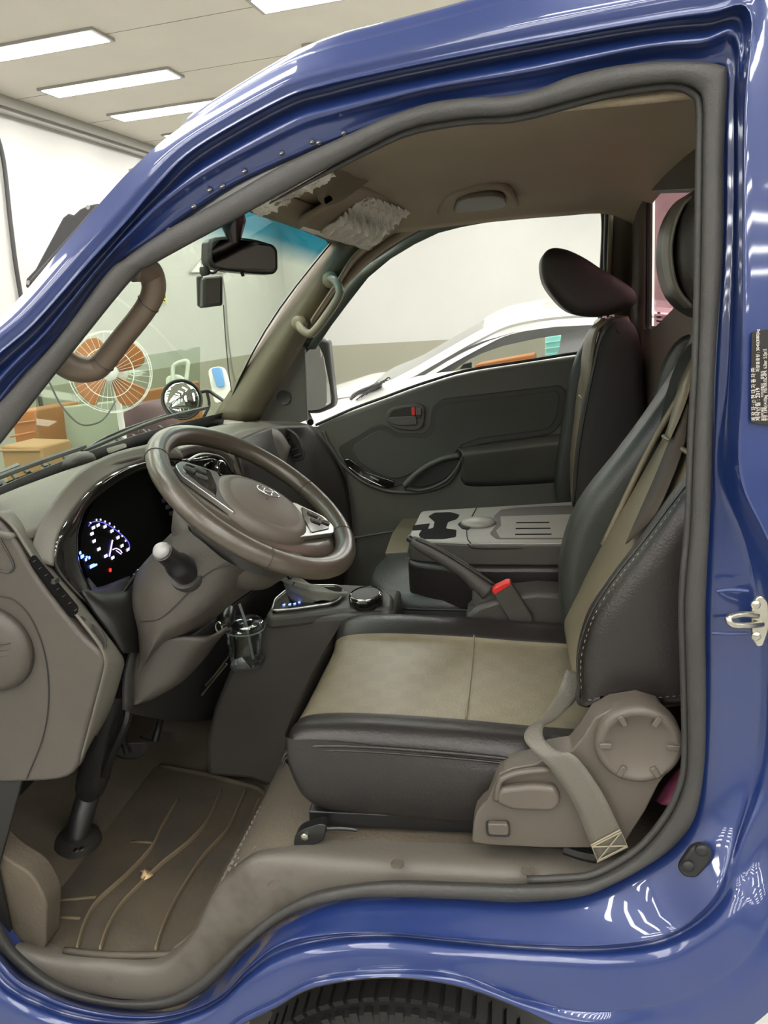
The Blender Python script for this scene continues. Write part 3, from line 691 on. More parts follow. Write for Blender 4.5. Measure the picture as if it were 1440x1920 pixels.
# passenger side: front pillar trim, rail, rear post and window surround
PY = 1.40
ptl = [(400, 786), (448, 712), (495, 640), (555, 550), (615, 462), (622, 440)]
ptr = [(482, 790), (530, 706), (574, 632), (610, 566), (645, 512), (745, 436)]
b = MB(); b.sheet([[P(u, v, 1.375) for u, v in ptl], [P(*mixp(a, c, .5), 1.345) for a, c in zip(ptl, ptr)], [P(u, v, 1.385) for u, v in ptr]], 4, 4)
b.build('far_pillar_trim', M['trim'], cab, ang=180, solid=.008)
# rail above the window, between headliner and window seal
wi = [(590, 612), (637, 546), (680, 500), (735, 459), (790, 428), (838, 408), (903, 394), (1000, 378), (1085, 364), (1135, 360)]
wo_ = [(584, 608), (630, 540), (668, 486), (725, 443), (780, 408), (826, 388), (900, 376), (990, 360), (1085, 346), (1150, 343)]
b = MB(); b.sheet([[P(u, v, 1.40) for u, v in wi], [P(*mixp(a, c, .3), 1.37) for a, c in zip(wi, wo_)], [P(*mixp(a, c, .7), 1.385) for a, c in zip(wi, wo_)], [P(u, v, 1.37) for u, v in wo_], [P(*mixp(a, c, 1.25), 1.30) + V3(0, 0, .012) for a, c in zip(wi, wo_)]], 4, 3); b.build('far_roof_rail_trim', M['headliner'], cab, ang=180, solid=.006)
# rear post (B pillar, far side)
pz = [(1150, 345), (1148, 420), (1142, 500), (1140, 600), (1135, 700), (1120, 900)]
qz = [(1218, 330), (1215, 420), (1213, 520), (1212, 620), (1212, 720), (1212, 900)]
b = MB(); b.sheet([[P(u, v, 1.405) for u, v in pz], [P(u + 20, v, 1.375) for u, v in pz], [P(*mixp(a, c, .7), 1.36) for a, c in zip(pz, qz)], [P(u, v, 1.23) for u, v in qz]], 3, 4)
b.build('far_rear_pillar_trim', mat('rear_pillar_cloth', (.075, .058, .042), .9, bump=.3, bscale=300), cab, ang=180, solid=.008)
b = MB(); b.tube(cr([P(u, v, 1.385) for u, v in ((1146, 400), (1143, 470), (1141, 535))], 4), .007, 8); b.build('pillar_piping', M['handle'], cab)
# door opening seal on the far side
b = MB(); wl = [(572, 650), (598, 596), (622, 553), (648, 519), (672, 497), (700, 479), (750, 446), (800, 420), (850, 404), (905, 392), (1000, 376), (1085, 362), (1122, 361), (1138, 372), (1142, 400), (1140, 460), (1138, 540), (1130, 620)]
b.tube(cr([P(u, v, 1.398) for u, v in wl], 5), .0135, 8); b.build('far_door_seal', M['black_rubber'], cab, ang=180)

# rating label on the rear door post
t = obl = MB(); N0 = -.0275
lab = rounded([PT(1409, 622, N0), PT(1475, 612, N0), PT(1475, 800, N0), PT(1407, 793, N0)], .004, 3)
o = MB().prism(lab, (0, -.0012, 0)).build('rating_label', M['label'], cab, smooth=False)
def text(name, body, origin, xdir, up, size, m, parent, ext=.0002, align='LEFT', sx=1.0):
    cu = bpy.data.curves.new(name, 'FONT'); cu.body = body; cu.size = size; cu.extrude = ext; cu.align_x = align
    tmp = bpy.data.objects.new(name + '_tmp', cu); COL.objects.link(tmp)
    dg = bpy.context.evaluated_depsgraph_get(); dg.update(); me = bpy.data.meshes.new_from_object(tmp.evaluated_get(dg))
    bpy.data.objects.remove(tmp)
    xd = unit(xdir); zd = unit(np.cross(xd, up)); yd = np.cross(zd, xd); org = np.array(origin) - parent_origin(parent)
    for v in me.vertices:
        c = v.co; q = org + xd * c[0] * sx + yd * c[1] + zd * c[2]; v.co = q.tolist()
    me.materials.clear(); me.materials.append(m)
    ob = bpy.data.objects.new(name, me); COL.objects.link(ob); ob.parent = parent
    return ob
def ltext(u, v, s, size, sx=1.0):
    text('label_print', s, PT(u, v, N0 - .0022), PT(u - 1, v - 100, N0) - PT(u, v, N0), V3(-1, 0, 0), size, M['labeltext'], o, sx=sx)
ltext(1417, 789, '제 작 자 : ⊙ 현 대 자 동 차 ㈜', .0062, .85)
ltext(1425, 789, '제작년월 : 2019', .0062)
ltext(1424, 697, '차량총중량 : 3040(3080)kg', .0046)
ltext(1432, 789, '최대적재량            타이어형식     림형식', .0036)
ltext(1438.5, 789, '중량  1390(1410)kg  195/70R15C-8PR  6.5bar  5.5Jx15', .0054, .72)

# door striker
t = thing('door_striker', 'zinc plated door striker with a U shaped loop on the rear door post', 'door striker', P(1425, 1165, 0))
b = MB(); sp = rounded([P(u, v, .0) for u, v in ((1412, 1122), (1424, 1113), (1438, 1125), (1440, 1175), (1428, 1208), (1418, 1210), (1408, 1195), (1407, 1140))], .008)
b.prism(sp, (0, -.006, 0)); b.build('plate', M['steel'], t, bevel=.0015)
b = MB(); b.tube(cr([P(1420, 1154, -.006), P(1395, 1152, -.018), P(1372, 1156, -.030), P(1366, 1162, -.036), P(1374, 1171, -.036), P(1400, 1173, -.025), P(1428, 1170, -.006)], 5), .0044, 10); b.build('loop', M['steel'], t)
for u, v in ((1416, 1133), (1417, 1192)):
    b = MB(); b.lathe([(.006, 0), (.006, .003), (.003, .005)], P(u, v, -.006), (0, -1, 0), 12); b.build('screw', M['steel'], t)
b = MB(); b.tube(cr([P(1345, 1108, .0), P(1370, 1106, -.005), P(1403, 1108, -.005)], 4), .0025, 6); b.tube(cr([P(1335, 1187, .0), P(1360, 1188, -.004), P(1400, 1188, -.005)], 4), .0025, 6); b.build('striker_dent', M['paint'], cab)
# rubber stop
t = thing('rubber_stop', 'small black rubber door stop on the lower rear corner of the doorway', 'door stop', P(1302, 1610, 0))
b = MB(); b.prism(rounded([P(u, v, -.002) for u, v in ((1292, 1582), (1310, 1574), (1332, 1582), (1331, 1604), (1303, 1636), (1280, 1634), (1269, 1622), (1272, 1612))], .014, 5), (0, -.013, 0)); b.build('stop_body', M['black_rubber'], t, bevel=.004)
for u, v in ((1315, 1592), (1289, 1622)):
    b = MB(); b.lathe([(.009, 0), (.009, .004), (.005, .007)], P(u, v, -.015), (0, -1, 0), 16); b.build('rivet', M['black_rubber'], t)

# pillar bracket piece outside at the left
t = thing('pillar_bracket', 'black textured plastic bracket fixed outside the blue front pillar', 'bracket', PT(120, 460, .03))
b = MB(); b.prism([PT(u, v, .03) for u, v in ((49, 523), (66, 505), (118, 408), (128, 400), (138, 403), (150, 392), (165, 385), (184, 381), (187, 385), (170, 415), (120, 480), (55, 542), (48, 538))], (-.01, .05, 0)); b.build('bracket_body', M['black_rubber'], t, bevel=.003)
b = MB(); b.prism([PT(u, v, .022) for u, v in ((52, 528), (180, 384), (187, 386), (168, 418), (118, 482), (56, 542))], (0, .02, 0)); b.build('bracket_lip', M['rubber'], t, bevel=.002)
b = MB(); b.lathe([(.003, 0), (.003, .002)], PT(54, 530, .02), (0, -1, 0), 10); b.lathe([(.003, 0), (.003, .002)], PT(166, 389, .02), (0, -1, 0), 10); b.build('screw', M['metalgray'], t)

# front wheel under the cab
t = thing('front_wheel', 'black tyre tucked in the wheel arch at the bottom edge', 'wheel', P(770, 1890, .12))
wc = P(752, 2330, .16); R0 = np.linalg.norm(P(752, 1868, .10)[[0, 2]] - wc[[0, 2]])
wc = V3(P(752, 1868, .10)[0], .16, P(752, 1868, .10)[2] - .33); R0 = .33
b = MB(); b.lathe([(.2, .1), (R0 - .06, .105), (R0 - .015, .09), (R0, .07), (R0, -.055), (R0 - .015, -.085), (R0 - .06, -.10), (.2, -.09)], wc, (0, 1, 0), 64); b.build('tire', M['tire'], t)
b = MB()
for k in range(72):
    a = 2 * math.pi * k / 72; d = V3(math.cos(a), 0, math.sin(a)); e = V3(-math.sin(a), 0, math.cos(a))
    b.box(wc + d * (R0 + .002) + V3(0, -.045, 0), (.010, .05, .020), np.array([d, [0, 1, 0], e]).T)
    b.box(wc + d * (R0 - .02) + V3(0, -.083, 0), (.03, .012, .014), np.array([d, [0, 1, 0], e]).T)
b.build('tread', M['tire'], t, smooth=False)
b = MB(); b.lathe([(.05, -.02), (.18, -.03), (.2, -.09)], wc, (0, 1, 0), 40); b.build('rim', M['metalgray'], t)
b = MB(); b.prism([P(u, v, .03) for u, v in ((466, 1902), (478, 1885), (512, 1898), (500, 1925), (470, 1935))], (0, .12, 0)); b.build('mud_flap', M['dark'], cab)
# ================================================================== dashboard
D = thing('dashboard', 'taupe plastic dashboard with a glossy black cluster frame', 'dashboard', (-.8, .7, 1.0))
def rowp(*q): return [P(*a) for a in q]
# top pad, from windscreen base back to the crest above cluster and far side face
b = MB(); b.sheet([
 [V3(-.965, .03, 1.238), V3(-1.0, .30, 1.236), V3(-1.03, .60, 1.234), V3(-1.03, .85, 1.232), V3(-1.0, 1.12, 1.232), V3(-.93, 1.40, 1.232)],
 rowp((-60, 955, .06), (60, 905, .26), (195, 858, .48), (310, 825, .74), (400, 800, 1.05), (478, 790, 1.36)),
 rowp((-30, 985, .05), (75, 935, .18), (190, 868, .36), (300, 838, .58), (410, 812, .95), (520, 796, 1.37)),
 rowp((20, 1000, .045), (85, 995, .115), (180, 882, .27), (290, 848, .46), (430, 832, .90), (555, 802, 1.40)),
 ], 5, 4); b.build('top_pad', M['dash_top'], D, ang=180, solid=.01)
# hood ring around the cluster (outer skin)
hood_o = [(70, 1052, .07), (88, 1000, .105), (118, 950, .15), (165, 898, .23), (225, 866, .34), (290, 850, .45), (340, 848, .52)]
hood_i = [(100, 1060, .075), (106, 1010, .105), (138, 955, .16), (180, 908, .235), (235, 876, .34), (292, 861, .45), (345, 860, .52)]
b = MB(); b.sheet([rowp(*[(u - 14, v - 16, y) for u, v, y in hood_o]), rowp(*hood_o), rowp(*hood_i)], 5, 3); b.build('cluster_hood', M['dash_top'], D, ang=180, solid=.006)
# glossy black bezel arch
bo = [(215, 1172, .13), (150, 1118, .10), (105, 1068, .085), (102, 1035, .09), (112, 1000, .11), (138, 955, .16), (180, 908, .235), (235, 876, .34), (292, 861, .45), (345, 860, .53)]
bi = [(228, 1160, .16), (180, 1118, .15), (152, 1065, .14), (146, 1020, .145), (150, 985, .16), (166, 950, .20), (202, 918, .27), (246, 892, .36), (295, 876, .46), (345, 876, .53)]
b = MB(); b.sheet([rowp(*bo), [P(*(np.array(a) * .6 + np.array(c) * .4)) + V3(.006, 0, .004) for a, c in zip(bo, bi)], rowp(*bi), [P(*a) + V3(-.045, .01, -.015) for a in bi]], 5, 4); b.build('cluster_bezel', M['piano'], D, ang=180, solid=.004)
# cluster lens
SCR = -.765
cl = rounded([PX(148, 1005, SCR), PX(185, 920, SCR), PX(250, 870, SCR), PX(330, 850, SCR), PX(352, 905, SCR), PX(345, 1008, SCR), PX(265, 1090, SCR), PX(208, 1125, SCR), PX(160, 1080, SCR)], .03, 4)
b = MB(); b.prism(cl, (-.02, 0, 0)); scr = b.build('instrument_cluster', M['screen'], D)
M['cheek'] = mat('dark_cheek_plastic', (.009, .008, .007), .4)
# gauge : tick marks, numbers and needle as lit marks
def lit(name, m, items, w=.0035, d=SCR + .001):
    b = MB()
    for it in items:
        if len(it) == 2: p = PX(*it, d); b.box(p, (.001, w, w))
        else: b.tube([PX(it[0], it[1], d), PX(it[2], it[3], d)], it[4] if len(it) > 4 else .0012, 6)
    return b.build(name, m, scr)
def gz(zx, zy): return 120 + zx / 4.8, 820 + zy / 4.8
tk = [(238, 770), (293, 742), (330, 740), (370, 757), (412, 775), (453, 805), (492, 843), (524, 886), (555, 930)]
lit('gauge_tick', M['ind_white'], [(*gz(x, y - 7), *gz(x + 1, y + 9), .0011) for x, y in tk])
nb = [(266, 813), (308, 791), (370, 803), (432, 843), (487, 902), (523, 976), (576, 1010), (253, 868), (272, 934), (315, 1006), (377, 1068), (440, 1083)]
b = MB()
for i, (x, y) in enumerate(nb):
    c = PX(*gz(x, y), SCR + .001)
    for s in (-1, 1): b.box(c + V3(0, s * .003, 0), (.001, .0036, .0052))
b.build('gauge_number', M['ind_white'], scr)
lit('gauge_needle', M['ind_lilac'], [(*gz(437, 925), *gz(408, 1072), .0013), (*gz(470, 1018), *gz(515, 1052), .0008)])
b = MB(); b.tube(cr([PX(*gz(x, y), SCR + .001) for x, y in ((222, 800), (245, 768), (300, 757), (370, 775), (440, 815), (500, 860), (550, 905), (585, 955), (592, 1000))], 4), .0008, 6); b.build('gauge_ring', mat('ring_glow', (.02, .02, .1), .4, emit=(.08, .08, .6), estr=.8), scr)
b = MB()
for x, y, w in ((146, 1040, .005), (160, 1075, .006), (172, 1068, .005), (198, 1100, .005), (228, 1083, .005), (205, 1078, .004)): b.box(PX(*gz(x, y), SCR + .001), (.001, w, w))
b.tube([PX(*gz(238, 1172), SCR + .001), PX(*gz(292, 1145), SCR + .001)], .0022, 6); b.tube([PX(*gz(236, 1160), SCR + .001), PX(*gz(270, 1143), SCR + .001)], .0018, 6)
b.build('blue_readout', M['ind_blue'], scr)
b = MB(); b.lathe([(.004, 0), (.004, .001)], PX(*gz(415, 1195), SCR + .001), (1, 0, 0), 10); b.build('red_lamp', M['ind_red'], scr)
b = MB(); b.tube(cr([PX(*gz(x, y), SCR + .001) for x, y in ((440, 1010), (470, 1000), (505, 1015), (522, 1040))], 3), .0012, 6); b.build('fuel_gauge', mat('fuel_glow', (.1, .05, .1), .4, emit=(.8, .55, .75), estr=.6), scr)
# lower shelf of the cluster and black lower cheek
b = MB(); b.sheet([rowp((162, 1085, .17), (205, 1128, .19), (240, 1112, .26), (300, 1062, .38), (350, 1010, .52)), rowp((165, 1100, .15), (215, 1172, .145), (255, 1150, .22), (330, 1075, .36), (380, 1020, .50))], 4, 3); b.build('cluster_shelf', M['dash_dark'], D, ang=180, solid=.004)
b = MB(); b.tube(cr(rowp((226, 1120, .20), (240, 1098, .235), (262, 1072, .27), (290, 1052, .33), (325, 1035, .40)), 5), [.003, .006, .005], 8); b.build('cluster_shelf_trim', M['piano'], D)
b = MB(); b.sheet([rowp((150, 1110, .10), (175, 1150, .105), (205, 1190, .11), (228, 1225, .115)), rowp((190, 1105, .20), (240, 1125, .20), (262, 1160, .20), (262, 1225, .20)), rowp((240, 1085, .30), (262, 1110, .28), (270, 1170, .26), (262, 1240, .24))], 4, 3); b.build('lower_cheek', M['cheek'], D, ang=180, solid=.006)
b = MB(); b.sheet([rowp((262, 1180, .18), (240, 1260, .15), (238, 1330, .13)), rowp((300, 1230, .30), (290, 1300, .30), (280, 1345, .30)), rowp((420, 1150, .70), (400, 1250, .70), (395, 1350, .70)), rowp((560, 1050, 1.40), (540, 1200, 1.40), (520, 1300, 1.40))], 4, 3); b.build('lower_panel', M['dark'], D, ang=180, solid=.008)

# end panel facing the doorway
YE = .048
ep = [(-90, 960), (-20, 968), (8, 990), (32, 1022), (60, 1072), (100, 1128), (150, 1190), (180, 1218), (192, 1238), (190, 1262), (165, 1355), (150, 1412), (140, 1445), (105, 1463), (0, 1468), (-90, 1472)]
pe = cr([P(u, v, YE) for u, v in ep], 3)
b = MB(); b.prism(pe, (0, .03, 0)); b.build('end_panel', M['dash'], D, bevel=.006)
# bevelled face running down to the corner, carrying a slot vent
A = [(-6, 958), (25, 985), (48, 1020), (75, 1062), (115, 1115), (160, 1172), (186, 1208), (196, 1240), (192, 1268), (170, 1355), (150, 1435)]
Bq = [(20, 955), (45, 985), (66, 1018), (98, 1062), (145, 1120), (190, 1178), (220, 1218), (230, 1240), (226, 1262), (205, 1330), (178, 1380)]
b = MB(); b.sheet([[P(u, v, YE + .004) for u, v in A], [P(*mixp(a, c, .25), YE + .012) for a, c in zip(A, Bq)], [P(u, v, .10) for u, v in Bq], [P(u + 3, v, .16) for u, v in Bq]], 4, 3); b.build('end_bevel', M['dash_top'], D, ang=180, solid=.005)
b = MB(); vp = [(58, 1043), (66, 1040), (148, 1138), (146, 1150), (138, 1148), (62, 1056)]
b.prism(rounded([P(u, v, .050) for u, v in vp], .004), (-.012, .006, -.01)); b.build('side_vent', M['void'], D)
b = MB()
for k in range(8):
    f = k / 7.5 + .03; u, v = mixp((62, 1048), (145, 1146), f)
    b.tube([P(u - 3, v + 3, .047), P(u + 5, v - 2, .052)], .0006, 6)
u, v = 104, 1089
b.box(P(u, v, .048), (.006, .012, .007)); b.build('vent_louvre', M['dash_dark'], D)
b = MB(); b.prism(rounded([P(u, v, .055) for u, v in ((150, 1155), (158, 1157), (162, 1164), (153, 1162))], .002), (-.006, .003, -.004)); b.build('vent_tab', M['dark'], D)
b = MB(); q = [P(u, v, .058) for u, v in ((172, 1170), (180, 1172), (196, 1195), (198, 1212), (190, 1212), (176, 1190))]
b.tube(cr(q, 4, True), .0022, 8, True); b.prism(cr(q, 4, True), (-.001, .001, -.001)); b.build('side_switch_blank', M['dash_dark'], D)
b = MB(); b.tube(cr([P(u, v, YE - .001) for u, v in ((0, 1118), (25, 1125), (50, 1148), (68, 1180), (82, 1220), (90, 1270), (90, 1330), (78, 1390), (50, 1460))], 5), .0011, 6); b.build('panel_seam', M['dark'], D)
b = MB(); b.tube(cr([P(u, v, YE - .001) for u, v in ((0, 1070), (15, 1073), (25, 1066), (22, 1050), (0, 1010))], 5), .002, 6); b.build('panel_crease', M['dash_dark'], D)
# ribbed half round grip at the left edge
b = MB(); c0 = P(-15, 1215, YE)
b.lathe([(.075, .0), (.072, -.012), (.060, -.020), (.03, -.026), (.001, -.028)], c0, (0, 1, 0), 40); b.build('round_pod', M['dash'], D, ang=180)
b = MB()
for k in range(3):
    b.tube(cr([P(-10, 1210 + k * 11, YE - .026), P(15, 1206 + k * 11, YE - .022), P(32, 1203 + k * 12, YE - .014)], 4), .0016, 6)
b.build('pod_rib', M['dash_dark'], D)
b = MB(); b.prism(rounded([P(u, v, YE - .012) for u, v in ((-20, 1252), (35, 1240), (38, 1262), (20, 1278), (-20, 1284))], .006), (0, .01, 0)); b.build('pod_slot', M['dark'], D)

# centre stack: glossy black face with silver ring dial and silver frame
b = MB(); b.sheet([rowp((330, 858, .58), (370, 858, .68), (400, 856, .74), (425, 866, .82), (440, 890, .86)), rowp((335, 900, .58), (365, 905, .66), (400, 915, .74), (430, 930, .82), (445, 940, .86)), rowp((330, 1010, .58), (380, 1030, .66), (430, 1040, .74), (470, 1040, .82), (480, 1040, .86))], 4, 4); b.build('centre_stack', M['piano'], D, ang=180, solid=.01)
b = MB(); b.tube(cr(rowp((352, 864, .60), (372, 853, .66), (395, 852, .72), (418, 860, .79), (436, 884, .85)), 5), .003, 8); b.build('stack_trim', M['silver'], D)
c0 = P(411, 879, .745); nx = unit(V3(1, -.25, .25))
b = MB(); b.lathe([(.019, 0), (.0205, .004), (.0195, .009), (.017, .010)], c0, nx, 32, cap1=False, cap0=False); b.build('dial_ring', M['chrome'], D)
b = MB(); b.lathe([(.0165, 0), (.0165, .008), (.014, .012)], c0, nx, 32); b.build('dial_knob', M['piano'], D)
b = MB(); b.tube(cr(rowp((322, 884, .545), (348, 874, .60), (358, 876, .625), (372, 898, .65)), 2), .005, 8); b.build('stack_frame', M['silver'], D)
b = MB(); b.sheet([rowp((300, 858, .47), (350, 838, .58), (400, 838, .72), (440, 862, .86), (452, 895, .88)), rowp((330, 866, .50), (356, 852, .60), (398, 848, .72), (428, 866, .83), (440, 892, .865))], 4, 3); b.build('stack_hood', M['dash_top'], D, ang=180, solid=.006)
for k in range(5):
    b = MB(); b.box(P(308 + k * 7, 938 + k * 12, .50), (.006, .012, .008)); b.build('stack_button', M['silver'] if k > 2 else M['dash_dark'], D)
# passenger side of the fascia
b = MB(); b.sheet([
 rowp((430, 832, .90), (500, 802, 1.12), (545, 798, 1.30), (575, 800, 1.41)),
 rowp((445, 862, .88), (505, 840, 1.10), (545, 830, 1.30), (592, 815, 1.41)),
 rowp((455, 910, .88), (520, 900, 1.10), (570, 880, 1.30), (625, 860, 1.41)),
 rowp((470, 960, .88), (540, 960, 1.10), (600, 945, 1.30), (650, 925, 1.41)),
 rowp((480, 1040, .90), (560, 1060, 1.10), (620, 1060, 1.30), (660, 1050, 1.41))], 5, 5); b.build('passenger_fascia', M['dash_dark'], D, ang=180, solid=.01)
b = MB(); b.sheet([rowp((408, 822, .88), (470, 803, 1.05), (520, 806, 1.15), (545, 838, 1.20)), rowp((430, 850, .86), (470, 850, .98), (505, 870, 1.08), (525, 905, 1.12)), rowp((452, 895, .86), (478, 905, .98), (505, 920, 1.06), (520, 940, 1.09))], 5, 4); b.build('glovebox_top', M['dash_top'], D, ang=180, solid=.01)
vo = [(520, 812), (538, 806), (556, 818), (567, 842), (568, 858), (552, 862), (535, 846)]
b = MB(); b.prism(rounded([P(u, v, 1.255) for u, v in vo], .012), (-.02, .01, 0)); b.build('face_vent', M['dark'], D)
b = MB(); b.tube(cr([P(u, v, 1.25) for u, v in vo], 4, True), .0045, 8, True); b.build('vent_frame', M['dash_dark'], D)
b = MB()
for k in range(5):
    u, v = mixp((534, 812), (560, 852), k / 4); b.tube([P(u - 9, v + 4, 1.24), P(u + 7, v - 2, 1.26)], .004, 6)
b.box(P(545, 834, 1.245), (.01, .02, .02)); b.build('vent_louvre', M['dash_dark'], D)
# dash end by far door
b = MB(); b.sheet([rowp((480, 790, 1.36), (560, 792, 1.40), (600, 806, 1.425)), rowp((560, 820, 1.38), (600, 835, 1.41), (625, 846, 1.43)), rowp((580, 900, 1.38), (630, 900, 1.41), (648, 895, 1.43)), rowp((600, 1000, 1.38), (640, 1000, 1.41), (660, 1000, 1.43))], 4, 4); b.build('far_end_panel', M['door'], D, ang=180, solid=.006)
# cowl demist bits
b = MB(); b.prism(rounded(rowp((200, 846, .50), (232, 836, .56), (238, 838, .57), (205, 850, .51)), .003), (0, 0, .006)); b.build('demist_clip', M['chrome'], D)
b = MB(); q = P(148, 862, .42); b.lathe([(.05, -.006), (.045, .004), (.03, .012), (.001, .016)], q, (0, 0, 1), 24, sx=.5); b.build('sensor_dome', M['dash_dark'], D, ang=180)

# wipers outside the screen
def wiper(label, pts, arm):
    t = thing('windshield_wiper', label, 'wiper', pts[0], 'windshield wipers')
    b = MB(); b.tube(cr(pts, 5), .006, 6); b.build('blade', M['black_rubber'], t)
    b = MB(); b.tube(cr(arm, 5), .009, 6, flat=.6); b.build('arm', M['black'], t)
wiper('near windshield wiper lying along the base of the glass', [wsp_(.02, .05) + V3(-.02, 0, .01), wsp_(.25, .055) + V3(-.02, 0, .01), wsp_(.48, .05) + V3(-.02, 0, .01)], [wsp_(.02, .0) + V3(-.05, 0, 0), wsp_(.15, .03) + V3(-.03, 0, .02), wsp_(.3, .055) + V3(-.03, 0, .012)])
wiper('far windshield wiper lying along the base of the glass by the round mirror', [wsp_(.5, .03) + V3(-.02, 0, .01), wsp_(.75, .07) + V3(-.02, 0, .01), wsp_(.95, .08) + V3(-.02, 0, .01)], [wsp_(.48, .0) + V3(-.05, 0, 0), wsp_(.6, .03) + V3(-.03, 0, .02), wsp_(.78, .075) + V3(-.03, 0, .012)])
b = MB()
for k in range(26):
    s = k / 25 * .9 + .03; q = wsp_(s, .0) + V3(-.04 - .03 * random.random(), 0, .004); b.tube([q, q + V3(-.03, .03, .012 * random.random())], .006, 5)
b.build('cowl_grille', M['black_rubber'], cab)

# ================================================================== steering column
SCo = thing('steering_column', 'taupe steering column shroud with a dark stalk', 'steering column', (-.6, .30, 1.1))
b = MB()
ctr = [V3(-.50, .29, 1.165), V3(-.56, .295, 1.11), V3(-.64, .30, 1.04), V3(-.72, .30, .97)]
ax = unit(V3(-.62, 0, -.79))
# shroud from image outline: rings of near edge / far edge
b.sheet([
 rowp((352, 985, .20), (300, 1045, .19), (262, 1085, .185), (248, 1130, .18), (258, 1180, .18), (262, 1230, .17)),
 rowp((385, 1020, .155), (340, 1085, .15), (300, 1135, .145), (285, 1180, .145), (275, 1225, .15), (262, 1265, .16)),
 rowp((430, 1055, .16), (395, 1120, .16), (350, 1165, .155), (315, 1190, .155), (290, 1215, .155), (262, 1260, .16)),
 rowp((475, 1070, .22), (438, 1108, .22), (402, 1140, .22), (362, 1182, .22), (325, 1196, .22), (280, 1236, .20)),
 rowp((510, 1070, .34), (484, 1092, .34), (440, 1122, .34), (400, 1152, .34), (365, 1178, .34), (330, 1186, .34)),
 rowp((480, 1000, .42), (440, 1020, .42), (400, 1040, .42), (370, 1060, .42), (340, 1070, .42), (320, 1080, .42)),
 rowp((400, 950, .30), (340, 990, .30), (300, 1030, .30), (270, 1060, .30), (260, 1080, .30), (260, 1090, .30)),
 ], 5, 4, cv=True); b.build('shroud', M['dash'], SCo, ang=180)
b = MB(); b.sheet([
 rowp((262, 1185, .19), (240, 1235, .19), (238, 1262, .19), (242, 1290, .19), (238, 1318, .19)),
 rowp((300, 1200, .18), (268, 1232, .18), (255, 1262, .18), (258, 1300, .18), (252, 1322, .18)),
 rowp((345, 1196, .19), (330, 1225, .19), (310, 1262, .19), (295, 1295, .19), (268, 1318, .19)),
 rowp((395, 1198, .22), (370, 1225, .22), (348, 1262, .22), (322, 1290, .22), (285, 1312, .22)),
 rowp((430, 1180, .32), (410, 1200, .32), (380, 1240, .32), (340, 1280, .32), (300, 1300, .32))], 4, 4); b.build('lower_shroud', M['dash'], SCo, ang=180, solid=.008)
# collar right below the wheel
WC = V3(-.4522, .2915, 1.2419); Wn = unit(V3(math.sin(.653), math.sin(-.033), math.cos(.653))); E1 = unit(np.cross([0, 1, 0], Wn)); E2 = np.cross(Wn, E1)
b = MB(); b.lathe([(.085, -.135), (.108, -.12), (.119, -.09), (.112, -.07), (.09, -.058)], WC + E1 * .004 , Wn, 48, sx=1.0, ref=E1); b.build('collar', M['dash'], SCo, ang=180)
b = MB(); q = WC + Wn * -.098 + E1 * .14 + E2 * .0; b.lathe([(.004, 0), (.004, .003)], PP(482, 1068, WC - Wn * .1, E1) if False else q, E1, 8); b.build('collar_screw', M['dark'], SCo)
# stalk
p0 = P(352, 1075, .16); p1 = P(300, 1030, .085)
dv = unit(p1 - p0); L = np.linalg.norm(p1 - p0)
b = MB(); b.lathe([(.030, -.012), (.032, -.002), (.030, .006)], p0, dv, 28); b.build('stalk_boot_ring', M['dash_dark'], SCo)
b = MB(); b.lathe([(.023, 0), (.0225, L * .3), (.021, L * .42), (.0165, L * .5), (.0158, L * .85), (.0162, L * .92), (.013, L * .93)], p0, dv, 24); stk = b.build('stalk', M['black'], SCo, ang=50)
b = MB(); b.lathe([(.0135, L * .92), (.0140, L * .97), (.011, L * 1.02), (.005, L * 1.045), (.001, L * 1.05)], p0, dv, 24); b.build('stalk_tip', mat('grey_tip_plastic', (.26, .26, .25), .3), stk, ang=180)
b = MB(); b.tube(cr(rowp((262, 1165, .150), (300, 1160, .143), (340, 1125, .142), (390, 1075, .150), (430, 1060, .155)), 5), .0012, 6); b.build('shroud_seam', M['dark'], SCo)
# ignition barrel
q = P(423, 1162, .40)
b = MB(); b.lathe([(.017, .03), (.017, 0), (.013, -.010), (.008, -.012)], q, unit(V3(-.2, 1, .2)), 24); b.build('ignition_barrel', M['black'], SCo)
b = MB(); kc = P(410, 1176, .36); b.tube([kc + .011 * (math.cos(a) * V3(1, 0, .0) * .6 + math.sin(a) * V3(0, 0, 1)) for a in np.linspace(0, 2 * math.pi, 20, endpoint=False)], .0018, 6, True); b.tube([P(414, 1172, .36), P(424, 1168, .36)], .003, 6); b.build('ignition_key_ring', M['steel'], SCo)
# steering shaft with ribbed boot down to the floor
sa = PZ(142, 1572, .455); sb = P(205, 1350, .26)
d_ = unit(sb - sa); L = np.linalg.norm(sb - sa)
pr = [(.031, 0), (.030, .02)]
k = 0
while .03 + k * .0055 < .17: pr += [(.0245, .03 + k * .0055), (.0215, .03 + k * .0055 + .00275)]; k += 1
pr += [(.022, .175), (.030, .19), (.033, .24), (.028, L * .85), (.022, L), (.03, L + .10)]
b = MB(); b.lathe(pr, sa, d_, 28); b.build('steering_shaft_boot', mat('ribbed_boot', (.022, .021, .02), .35), SCo, ang=25)
b = MB(); b.lathe([(.055, -.012), (.052, .004), (.036, .012), (.031, .014)], sa, V3(.05, 0, 1), 28); b.build('shaft_floor_collar', M['dash_dark'], SCo)
b = MB()
for dx in (-.012, 0, .012): b.lathe([(.006, 0), (.005, .002), (.001, .003)], PZ(142 + dx * 900, 1594 - abs(dx) * 200, .46), (0, -.3, 1), 12)
b.build('collar_bolt', M['steel'], SCo)
b = MB(); b.tube(cr(rowp((232, 1265, .2), (240, 1300, .22), (238, 1345, .22), (215, 1400, .24), (195, 1450, .28)), 5), .010, 8); b.build('tilt_bracket', M['black'], SCo)

